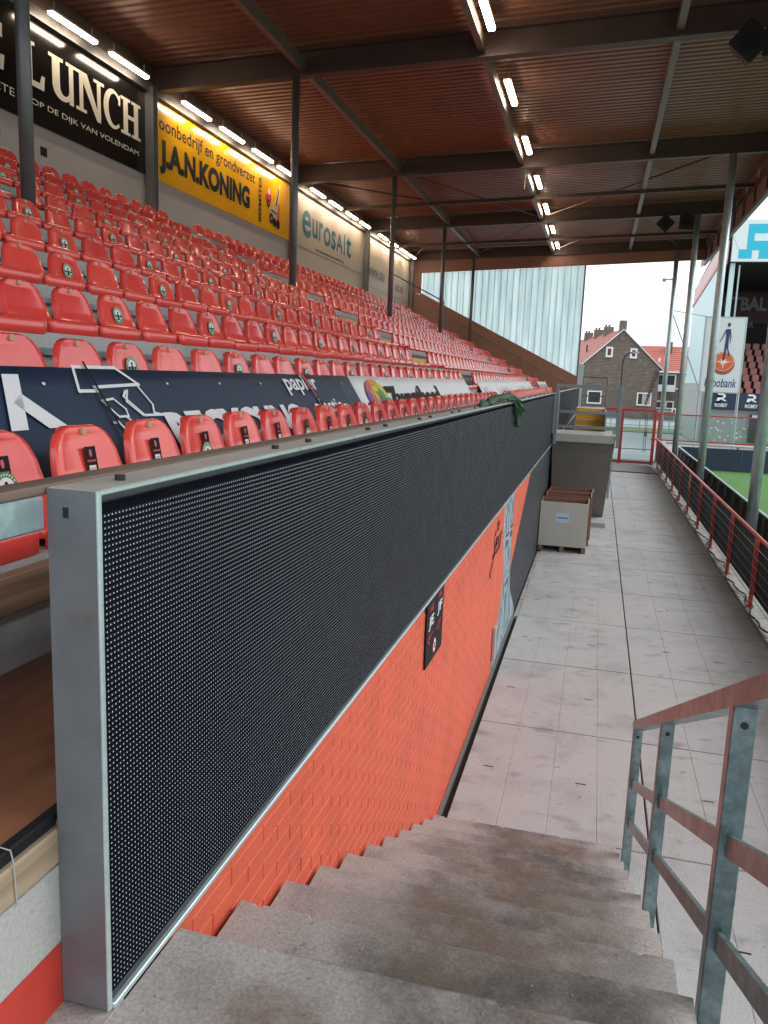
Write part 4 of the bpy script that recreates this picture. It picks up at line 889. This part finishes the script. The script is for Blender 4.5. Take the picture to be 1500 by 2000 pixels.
MB().tube((-7.35, 38.5, tz(-7.35)), (-1.46, 38.5, tz(-1.46)), .025, 8).build('top_rail', 'column', er)
for x in (-7.35, -5.4, -3.5, -1.46): MB().tube((x, 38.5, tz(x)), (x, 38.5, tz(x) - 1.0), .022, 8).build('post', 'column', er)
er2 = thing('terrace_handrail', 'dark handrail by the upper aisle steps in front of the web address panel', 'handrail', (0, 0, 0))
MB().tube((-8.55, 32.7, 7.16), (-6.3, 32.7, 6.06), .025, 8).build('top_rail', 'column', er2)
for x, z in ((-8.55, 7.16), (-6.3, 6.06)): MB().tube((x, 32.7, z), (x, 32.7, z - 1.0), .022, 8).build('post', 'column', er2)

# ================================================================== far landing, its stair and the yellow stair
ld = thing('stair_landing', 'concrete landing with steel railing and sloping underside beyond the crates', 'landing', (0, 0, 0))
MB().cbox(-.85, .40, 16.85, 18.25, 1.86, 2.02, .006).build('landing_slab', 'tier', ld)
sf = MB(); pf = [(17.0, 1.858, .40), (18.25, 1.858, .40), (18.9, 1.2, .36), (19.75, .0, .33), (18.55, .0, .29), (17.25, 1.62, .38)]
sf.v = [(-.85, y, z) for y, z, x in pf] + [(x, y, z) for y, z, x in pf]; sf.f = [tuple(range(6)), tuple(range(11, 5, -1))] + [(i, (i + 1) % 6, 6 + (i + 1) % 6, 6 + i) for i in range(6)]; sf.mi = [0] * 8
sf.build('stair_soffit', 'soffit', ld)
for i in range(9): MB().cbox(-.85, .34, 18.25 + i * .2, 18.47 + i * .2, 1.86 - .2 * (i + 1) - .05, 1.86 - .2 * i - .02, .004).build('step', 'tier', ld)
MB().cbox(-.3, .36, 17.65, 18.75, -.02, .10, .008).build('plinth', 'tier', ld)
for i, (y, z0, z1) in enumerate(((18.3, .95, 1.9), (18.75, .55, 1.5), (19.2, .2, 1.1))): MB().box(.345, .385, y - .9, y - .84, z0 + .35, z1 + .2).build('baluster', 'galv', ld)
lr = thing('landing_railing', 'galvanised box railing round the far landing', 'railing', (0, 0, 0))
for x in (-.80, .44):
    MB().cbox(x - .03, x + .03, 16.80, 16.85, 1.80, 3.01, .003).build('post', 'galv_dark', lr)
    MB().bar((x, 16.85, 2.985), (x, 18.3, 2.985), .055, .055).build('side_rail', 'galv_dark', lr)
MB().cbox(.41, .47, 18.26, 18.31, 1.84, 3.01, .003).build('post', 'galv_dark', lr)
for z, h in ((2.985, .06), (2.47, .055), (2.17, .055)): MB().box(-.77, .41, 16.805, 16.845, z - h / 2, z + h / 2).build('front_rail', 'galv_dark', lr)
MB().box(.42, .46, 16.86, 18.25, 2.44, 2.50).build('side_rail', 'galv_dark', lr)
ys = thing('yellow_stairs', 'far stairs with yellow painted risers seen through the landing railing', 'stairs', (0, 0, 0))
for i in range(13):
    yk = 25.6 - .33 * (12 - i) ; z = 2.30 - .165 * (12 - i)
    s_ = MB().box(-.62, .2, yk, yk + .36, z - .165, z - .012).build('riser', 'yellowstep', ys); MB().box(-.62, .2, yk - .015, yk + .36, z - .012, z).build('tread', 'paint' if i == 12 else 'tier', ys)
MB().box(-.62, .2, 25.97, 27.2, 1.9, 2.30).build('top_landing', 'tier', ys)
yr = thing('stair_railing', 'dark steel railing at the top of the yellow stairs', 'railing', (0, 0, 0))
for x in (-.5, .25): MB().tube((x, 26.9, 2.3), (x, 26.9, 3.25), .022, 8).build('post', 'column', yr)
for z in (3.24, 2.95, 2.65): MB().tube((-.5, 26.9, z), (.25, 26.9, z), .018, 8).build('rail', 'column', yr)
MB().box(.215, .25, 22.0, 27.2, -.1, 2.28).build('side_panel', 'galv', ys)

# ================================================================== crates
def crate(y0, y1, dx, lab, front, label_=False):
    t = thing('crate', lab, 'crate', (-.86 + dx, y0, 0), 'wooden crates beside the landing'); W_ = .85; h0, h1 = .105, .915 + .03 * (dx > .0); D = y1 - y0
    MB().cbox(0, W_, 0, .015, h0, h1, .003).build('front_board', 'crateboard' if front else 'crateedge', t); MB().cbox(0, W_, D - .015, D, h0, h1, .003).build('back_board', 'crateedge', t)
    for x in (0, W_ - .015): MB().cbox(x, x + .015, .016, D - .016, h0, h1, .003).build('side_board', 'crateboard' if x else 'crateedge', t)
    MB().box(.016, W_ - .016, .016, D - .016, h0, h0 + .02).build('floor_board', 'crateedge', t); MB().box(.016, W_ - .016, D - .05, D - .017, h1 - .12, h1 - .02).build('rim_batten', 'crateedge', t)
    for x in (0, W_ / 2 - .04, W_ - .08): MB().cbox(x, x + .08, 0, D, 0, .10, .004).build('pallet_foot', 'timber', t)
    if label_:
        lb = MB().box(.28, .52, -.003, -.0005, .545, .72).build('paper_label', 'paper', t)
        MB().box(.31, .5, -.0045, -.0032, .62, .645).build('print_line', 'greytext', lb)
crate(14.7, 15.42, 0, 'pale board crate with a paper label, nearest of the three by the landing', True, True)
crate(15.46, 16.1, .04, 'middle open wooden crate behind the labelled one', False); crate(16.14, 16.7, .06, 'rear open wooden crate under the landing edge', False)

# ================================================================== red railing along the deck
rr_ = thing('pitch_railing', 'red steel railing with black panels along the pitch side of the deck', 'railing', (2.35, 0, 0))
PY = [12.23 + 2.19 * i for i in range(-4, 10)]
POST = MB().cbox(-.028, .028, -.02, .02, -.05, .98, .004).mesh('post', 'red'); WIRE = None
for y in PY:
    p = obj('post', POST, rr_, (0, y, 0)); MB().cbox(-.06, .06, y - .05, y + .05, -.048, -.036, .003).build('foot_plate', 'red', rr_)
MB().tube((0, PY[0], 1.0), (0, 33.6, 1.0), .026, 10).build('top_rail', 'redrail', rr_, True)
for j in range(6):
    z = .16 + .14 * j; MB().tube((-.034, PY[0], z), (-.034, 33.4, z), .0045, 5).build('wire', 'galv', rr_)
for a, c in zip(PY, PY[1:] + [33.6]): MB().cbox(.045, .06, a + .03, c - .03, .12, .93, .003).build('black_panel', 'black_panel', rr_)
MB().box(-.04, -.036, 20.6, 20.78, .62, .93).build('worn_strip', 'redrail', rr_)
cb = MB(); pts = []
for i in range(120):
    y = 7.5 + i * .2; pts.append((2.33 + .05 * math.sin(i * .55) + .03 * math.sin(i * 1.7), y, -.02 + .03 * max(0, math.sin(i * .9))))
cb.path(pts, .013, 6).build('cable', 'cable', smooth=True, label='black cable lying along the kerb under the red railing', cat='cable')
# pitch boards
pb = thing('pitch_boards', 'row of black pitch-side boards with pale top edge seen from behind', 'boards', (3.33, 0, -.27))
y = 10.0
while y < 34.8:
    MB().cbox(0, .05, y + .006, y + 1.244, 0, .87, .004).build('board', 'black_panel', pb); MB().cbox(-.006, .056, y, y + 1.25, .872, .905, .004).build('top_cap', 'galv_pole', pb)
    MB().bar((-.01, y + .1, .8), (-.28, y + .1, .02), .03, .03).build('brace', 'rubber', pb); MB().box(-.03, -.002, y + .6, y + .64, .05, .85).build('stiffener', 'greytext', pb); y += 1.25
fb = thing('goal_end_boards', 'row of dark navy boards across the far end of the pitch', 'boards', (3.4, 35.0, -.27))
for i in range(8): MB().cbox(i * 2.4, i * 2.4 + 2.39, 0, .06, 0, .9, .004).build('board', 'navy', fb)
# gate and far fence
gt = thing('gate', 'red framed gate with clear mesh panel at the end of the deck', 'gate', (0, 34.0, -.12))
for x in (1.0, 2.26): MB().cbox(x - .06, x + .06, -.06, .06, -.1, 2.22, .006).build('gate_post', 'red', gt)
MB().cbox(.2, 2.3, -.05, .05, 2.12, 2.24, .005).build('top_bar', 'red', gt); MB().cbox(.2, 2.2, -.05, .05, .04, .14, .005).build('bottom_bar', 'red', gt); MB().cbox(.2, .28, -.05, .05, 0, 2.12, .005).build('gate_post', 'red', gt)
MB().box(.3, 2.2, -.004, .004, .15, 2.1).build('pane', 'pane', gt)
for x in (1.90, 1.97): MB().tube((x, 0, .5), (x, 0, 2.05), .012, 6).build('bar', 'column', gt)
MB().cbox(1.88, 2.0, -.03, .03, 1.15, 1.35, .005).build('lock_case', 'column', gt); MB().tube((.3, 0, .62), (2.2, 0, .62), .016, 6).build('cross_bar', 'column', gt)
ff = thing('far_fence', 'red post and rail fence with clear panes behind the goal', 'fence', (0, 37.8, -.3))
for x in (2.7, 4.72, 6.75, 8.8, 10.8): MB().cbox(x - .05, x + .05, -.04, .04, 0, 2.15, .005).build('post', 'red', ff)
for z in (2.12, .98): MB().cbox(2.4, 13, -.03, .03, z - .03, z + .03, .004).build('rail', 'red', ff)
for a, c in ((2.76, 4.66), (4.78, 6.69), (6.81, 8.74), (8.86, 10.74)): MB().box(a, c, -.003, .003, 1.02, 2.08).build('pane', 'pane', ff)
for x in (3.5, 6.0, 7.9): MB().cbox(x - .04, x + .04, -.3, -.24, 0, .98, .004).build('short_post', 'red', ff)
MB().tube((3.0, 37.0, .62), (14, 36.9, .62), .05, 8).build('white_pipe', 'paint', smooth=True, label='white pipe barrier above the far navy boards', cat='barrier')

# ================================================================== houses beyond the street
def rotz_thing(o, deg): o.rotation_euler = (0, 0, R(deg)); return o
h1 = rotz_thing(thing('brick_house', 'brown brick end-terrace house with red tiled roof and tall chimney', 'house', (-2.0, 88.0, -.33)), 11)
GW, EV, RG, DP = 8.1, 5.25, 8.95, 30
MB().prism([(0, 0), (GW, 0), (GW, EV), (GW / 2, RG), (0, EV)], 1, 0, DP).build('wall', 'brownbrick', h1)
def roof_side(par, x0, x1, y0, y1, za, zc, m_, rows, nm='roof'):
    b = MB()
    for i in range(rows):      # overlapping tile courses from eave to ridge
        t0, t1 = i / rows, (i + 1) / rows + .01; xa = x0 + (x1 - x0) * t0; xc = x0 + (x1 - x0) * t1; z0 = za + (zc - za) * t0; z1 = za + (zc - za) * t1
        k = len(b.v); b.v += [(xa, y0, z0 + .09), (xa, y1, z0 + .09), (xc, y1, z1 + .03), (xc, y0, z1 + .03), (xa, y0, z0), (xa, y1, z0)]
        b.f += [(k, k + 1, k + 2, k + 3), (k, k + 1, k + 5, k + 4)]; b.mi += [0, 0]
    o = b.build(nm, m_, par); md = o.modifiers.new('s', 'SOLIDIFY'); md.thickness = .05; return o
r1 = roof_side(h1, -.35, GW / 2, -.12, DP, EV - .30, RG, 'rooftile', 14); roof_side(h1, GW + .35, GW / 2, -.12, DP, EV - .30, RG, 'rooftile', 14)
MB().bar((-.38, -.17, EV - .33), (GW / 2, -.17, RG + .03), .07, .16, (0, -1, 0)).build('verge_board', 'paint', h1); MB().bar((GW + .38, -.17, EV - .33), (GW / 2, -.17, RG + .03), .07, .16, (0, -1, 0)).build('verge_board', 'paint', h1)
MB().cbox(GW / 2 - .38, GW / 2 + .30, -.06, .55, RG - 1.2, RG + .95, .03).build('chimney', 'brownbrick', r1)
for y in (7.2, 13.0, 19.5):
    MB().cbox(GW / 2 - .5, GW / 2 + .5, y, y + .8, RG - .4, RG + .75, .03).build('chimney', 'brownbrick', r1)
    for q in (-.3, .05): MB().tube((GW / 2 + q, y + .4, RG + .75), (GW / 2 + q, y + .4, RG + 1.0), .12, 8).build('chimney_pot', 'brownbrick', r1)
MB().cbox(.9, 1.6, 9.2, 10.6, EV + 1.0, EV + 1.35, .02).build('skylight', 'paint', r1)
for y in (6.5, 12.5): MB().tube((1.6, y, EV + 1.5), (1.6, y, EV + 2.3), .08, 8).build('roof_vent', 'dark', r1)
def window(par, x, z, w_, h_, inner='glass', fw_=.13):
    f = MB(); f.cbox(x, x + w_, -.06, .05, z, z + fw_, .01).cbox(x, x + w_, -.06, .05, z + h_ - fw_, z + h_, .01).cbox(x, x + fw_, -.06, .05, z + fw_, z + h_ - fw_, .01).cbox(x + w_ - fw_, x + w_, -.06, .05, z + fw_, z + h_ - fw_, .01)
    o = f.build('window', 'paint', par); MB().box(x + fw_, x + w_ - fw_, -.02, -.005, z + fw_, z + h_ - fw_).build('pane', inner, o); MB().cbox(x - .05, x + w_ + .05, -.1, .04, z - .09, z - .002, .01).build('sill', 'greytext', o); return o
window(h1, 2.42, 6.12, .72, 1.05, 'curtain', .18); window(h1, 4.92, 6.08, .72, 1.02, 'curtain', .18); w3 = window(h1, 6.0, 1.25, 1.5, 1.35, 'glass'); window(h1, .85, 1.25, 1.5, 1.35, 'glass')
MB().box(6.55, 7.35, -.028, -.021, 1.4, 2.45).build('net_curtain', 'wallpanel', w3)
MB().box(-.25, -.1, -.1, .05, 0, EV - .4).build('drainpipe', 'paint', h1)
ivy = MB()
for i in range(260):
    t = random.random(); x = 6.9 + .9 * t + random.gauss(0, .05 + .10 * t); z = 1.3 + 3.6 * t; ivy.quad((x, -.08, z), (x + .05, -.12, z + .02), (x + .06, -.1, z + .08), (x - .01, -.09, z + .07))
ivy.build('climbing_twigs', mat('bare_twigs', (.10, .075, .06), .9), h1, kind='stuff')
h2 = rotz_thing(thing('terrace_house', 'terrace house with bright red tiled roof and white framed balcony windows', 'house', (4.6, 97.0, -.33)), 2)
MB().box(0, 16, 0, 8, 0, 5.1).build('wall', 'brownbrick', h2)
b = MB(); RW = 12
for i in range(RW):
    t0, t1 = i / RW, (i + 1) / RW + .01; k = len(b.v); b.v += [(-.2, -.4 + 4.4 * t0, 5.0 + 2.9 * t0 + .09), (16, -.4 + 4.4 * t0, 5.0 + 2.9 * t0 + .09), (16, -.4 + 4.4 * t1, 5.0 + 2.9 * t1 + .03), (-.2, -.4 + 4.4 * t1, 5.0 + 2.9 * t1 + .03), (-.2, -.4 + 4.4 * t0, 5.0 + 2.9 * t0), (16, -.4 + 4.4 * t0, 5.0 + 2.9 * t0)]
    b.f += [(k, k + 1, k + 2, k + 3), (k, k + 1, k + 5, k + 4)]; b.mi += [0, 0]
r2 = b.build('roof', 'rooftile2', h2); MB().cbox(2.6, 3.3, 2.6, 3.3, 7.0, 8.4, .03).build('chimney', 'brownbrick', r2); MB().tube((1.8, 1.2, 5.9), (1.8, 1.2, 6.5), .15, 8).build('roof_vent', 'paint', r2)
MB().cbox(-.2, 16, -.5, -.38, 4.82, 5.02, .02).build('gutter', 'paint', h2)
for x in (1.6, 4.6, 7.8): window(h2, x, 2.95, 2.1, 1.75, 'glass', .16); window(h2, x, .8, .9, .9, 'glass'); window(h2, x + 1.2, .8, .9, .9, 'glass'); MB().box(x + .1, x + 2.0, -.9, -.86, 2.75, 3.5).build('balcony_panel', 'paint', h2)
# low garden wall, balustrade and street lamp
gw = thing('garden_wall', 'low brown garden wall with pale coping in front of the brick house', 'wall', (-4, 83.5, -.33)); MB().box(0, 11.2, 0, .2, 0, .85).build('wall_face', 'brownbrick', gw)
for i in range(12): MB().cbox(i * .92, i * .92 + .8, -.06, .26, .852, .98 + .05 * random.random(), .02).build('coping_stone', 'greyconc', gw)
bl = thing('balustrade', 'white picket balustrade by the terrace house', 'fence', (7.0, 84, -.33)); MB().box(0, 2.9, 0, .1, 1.15, 1.25).build('rail', 'paint', bl); MB().box(0, 2.9, -.1, .3, 0, .62).build('base', 'greyconc', bl)
for i in range(9): MB().tube((.1 + i * .33, .05, .6), (.1 + i * .33, .05, 1.15), .07, 6).build('baluster', 'paint', bl)
sl = thing('street_lamp', 'thin dark street lamp with short curved arm before the brick house', 'street lamp', (1.55, 64, -.33))
MB().path([(0, 0, 0), (.02, 0, 5.0), (.12, 0, 5.45), (.4, 0, 5.7), (.75, 0, 5.75)], .05, 8).build('mast', 'dark', sl, True); MB().cbox(.65, 1.15, -.08, .08, 5.70, 5.82, .02).build('lamp_head', 'greyconc', sl)
sr = thing('street_railing', 'thin grey railing along the far side of the street', 'railing', (-3, 60.6, -.34))
for z in (.55, .95): MB().tube((0, 0, z), (14, 0, z), .03, 6).build('rail', 'galv_pole', sr)
for i in range(8): MB().tube((i * 2, 0, 0), (i * 2, 0, .97), .035, 6).build('post', 'galv_pole', sr)

# ================================================================== corner stand across the pitch
cs = thing('corner_stand', 'dark stand across the pitch with pale blue fascia and faded red seats', 'stand', (0, 50, -.3))
MB().prism([(0, 10.35), (0, 12.6), (.25, 12.6), (.25, 10.35)], 0, 6.55, 30).build('fascia', 'signwhite', cs)
CP = Plane((6.55, 0, 0), (1, 0, 0), (0, 0, 1), .01)
decal(cs, 'fascia_emblem', CP, [([(.35, .0 + 10.5), (1.05, 10.5), (1.05, 10.95), (1.4, 10.95), (1.4, 10.5), (2.0, 10.5), (2.0, 11.45), (1.1, 11.45), (1.1, 11.85), (1.75, 11.85), (1.75, 12.35), (.75, 12.35), (.75, 11.0), (.35, 11.0)], 0, 0), ([(2.5, 10.5), (3.0, 10.5), (3.0, 12.35), (2.5, 12.35)], 0, 0)], ['cyan'])
decal(cs, 'fascia_panel_line', CP, [(q, 0, .2) for q in stroke([(.0, 11.7), (.35, 11.0)], .03)], ['galv_pole'])
MB().prism([(.3, 12.5), (14, 10.9), (14, 10.2), (.3, 10.33)], 0, 6.4, 30).build('roof_slab', 'dark', cs)
MB().prism([(-.05, 10.45), (13, 9.2), (13, 10.2), (-.05, 11.45)], 0, 6.05, 6.38).build('roof_edge', 'pinkroof', cs)
MB().prism([(-.05, 10.2), (13, 8.95), (13, 9.19), (-.05, 10.44)], 0, 6.0, 6.40).build('roof_edge_beam', 'red', cs)
MB().prism([(1.2, 3.6), (13, 3.6), (13, 8.9), (1.2, 10.05)], 0, 6.04, 6.14).build('side_cladding', 'cladteal', cs); MB().box(5.9, 6.2, 1.2, 13, 0, 3.59).build('side_base', 'greyconc', cs)
MB().box(6.6, 6.85, .3, .55, 2.5, 10.3).build('stand_column', 'cladteal', cs); MB().tube((7.1, .4, 2.3), (7.1, .4, 10.2), .05, 8).build('downpipe', 'galv_pole', cs)
MB().box(6.2, 30, 12.6, 13, 0, 10.2).build('rear_wall', 'dark', cs)
for k in range(11):
    MB().box(6.9, 30, 1.6 + .85 * k, 12.5, 2.2 + .42 * k - .42, 2.2 + .42 * k).build('tier', 'dark', cs)
ST2 = MB(); ST2.cbox(-.2, .2, 0, .4, .32, .38, .03).cbox(-.2, .2, .36, .42, .36, .78, .04); ST2 = ST2.mesh('seat', 'pinkseat')
for k in range(9):
    for i in range(9): obj('seat', ST2, cs, (8.2 + .55 * i, 1.75 + .85 * k, 2.2 + .42 * k))
TP2 = Plane((0, 12.55, 0), (1, 0, 0), (0, 0, 1), .02)
MB().box(7.2, 30, 12.44, 12.56, 7.9, 10.0).build('text_board', mat('dark_red_board', (.05, .016, .014), .6), cs); TP2.O = Vector((0, 12.42, 0))
lettering(cs, 'VOETBAL DORP', TP2, 6.55, 8.75, 7.2, .95, 'greytext', .03); lettering(cs, 'BUNKER', TP2, 8.3, 7.6, 1.8, .4, 'greytext')
MB().box(6.2, 30, .8, 1.2, 0, 2.1).build('front_wall', 'greyconc', cs)
CPL = Plane((0, .3, 0), (1, 0, 0), (0, 0, 1), .01)
for i in range(6):
    x = 6.05 + 1.62 * i; MB().cbox(x, x + 1.60, .3, .34, 2.15, 3.12, .01).build('advert_board', 'navy', cs)
    decal(cs, 'board_emblem', CPL, [([(x + .55, 2.62), (x + .70, 2.62), (x + .80, 2.72), (x + 1.0, 2.62), (x + 1.12, 2.62), (x + .92, 2.76), (x + 1.05, 2.86), (x + 1.02, 2.98), (x + .9, 3.05), (x + .6, 3.05), (x + .62, 2.96), (x + .88, 2.96), (x + .93, 2.88), (x + .85, 2.82), (x + .6, 2.82)], 0, 0)], ['white'])
    lettering(cs, 'ROBEY', CPL, x + .5, 2.28, .68, .2, 'white', .02)
MB().box(8.55, 9.3, .55, .6, .3, 1.9).build('poster', 'dark', cs); MB().box(8.65, 9.15, .54, .59, 1.72, 1.88).build('poster', 'paper', cs)
RB3 = random.Random(9); mk = []
for i in range(60):
    x = 6.2 + RB3.random() * 4.2; z = .15 + RB3.random() * 1.6; s_ = .03 + .07 * RB3.random(); mk.append((circ(x, z, s_, s_ * .7, 7), RB3.choice([0, 0, 1]), 0))
FWP = Plane((0, .8, 0), (1, 0, 0), (0, 0, 1), .01); o = decal(cs, 'wall_marks', FWP, mk, ['cream', 'paper']); tag(o, kind='stuff')
# tall bank sign on a steel frame
rs = thing('bank_sign', 'tall white Rabobank sign with walking figure on orange disc', 'sign', (4.72, 42, 2.87))
MB().cbox(0, 1.74, 0, .06, 0, 3.48, .01).build('panel', 'signwhite', rs); f = MB(); f.box(-.05, 0, -.01, .07, -.05, 3.53).box(1.74, 1.79, -.01, .07, -.05, 3.53).box(0, 1.74, -.01, .07, -.05, -.001).box(0, 1.74, -.01, .07, 3.481, 3.53); f.build('frame', 'galv_pole', rs)
RP = Plane((0, 0, 0), (1, 0, 0), (0, 0, 1), .008)
dc = [(circ(.92, 1.33, .52, .52, 32), 0, 0), (circ(.92, 1.43, .49, .46, 32), 1, .3)]
for i in range(8):
    a = R(45 * i); L_ = .40 if i % 2 == 0 else .22; dc.append(([(.92 + .05 * math.cos(a + 1.57), 1.43 + .05 * math.sin(a + 1.57)), (.92 + L_ * math.cos(a), 1.43 + L_ * .9 * math.sin(a)), (.92 + .05 * math.cos(a - 1.57), 1.43 + .05 * math.sin(a - 1.57))], 2, .6))
dc += [(q, 2, .6) for i in range(16) for q in stroke([(.92 + .45 * math.cos(R(22.5 * i)), 1.43 + .42 * math.sin(R(22.5 * i))), (.92 + .45 * math.cos(R(22.5 * i + 16)), 1.43 + .42 * math.sin(R(22.5 * i + 16)))], .02)]
dc += [(circ(1.02, 3.16, .07, .10, 12), 3, .9), ([(.90, 2.95), (1.10, 2.97), (1.08, 2.55), (1.06, 2.4), (.92, 2.4), (.93, 2.6)], 3, .9), ([(.92, 2.42), (1.05, 2.42), (1.0, 2.0), (.96, 1.55), (.90, 1.45), (.86, 1.46), (.90, 1.9)], 3, .9), ([(.97, 2.42), (1.06, 2.42), (1.08, 2.05), (1.19, 1.72), (1.12, 1.70), (1.02, 2.05)], 3, .9),
       ([(.90, 2.95), (.94, 2.9), (.80, 2.55), (.68, 2.33), (.66, 2.36), (.77, 2.6)], 3, .9), ([(1.06, 2.95), (1.11, 2.95), (1.17, 2.6), (1.14, 2.3), (1.11, 2.3), (1.12, 2.6)], 3, .9)]
decal(rs, 'emblem', RP, dc, ['rooftile', 'orangeink', 'white', 'blueink']); lettering(rs, 'Rabobank', RP, .17, .22, 1.42, .42, 'blueink', .01, shear=.1)
br = thing('sign_bracket', 'thin steel arms between the last roof pole and the bank sign', 'bracket', (0, 0, 0))
for p, q in (((2.86, 39, 6.4), (4.7, 42, 6.4)), ((2.86, 39, 2.95), (4.7, 42, 2.9)), ((2.86, 39, 6.4), (4.7, 42, 2.9)), ((4.7, 42, -.3), (4.7, 42.1, 6.4)), ((6.48, 42.12, -.3), (6.48, 42.12, 6.4))): MB().tube(p, q, .03 if p[2] > 0 else .06, 6).build('arm', 'galv_pole', br)
fc = thing('floodlight_camera', 'small camera on a short arm on the far roof pole', 'camera', (2.86, 39, 7.75)); MB().tube((0, 0, 0), (-.35, -.05, -.02), .03, 6).build('arm', 'orangeink', fc); MB().cbox(-.52, -.36, -.1, .02, -.12, .02, .01).build('body', 'paint', fc)
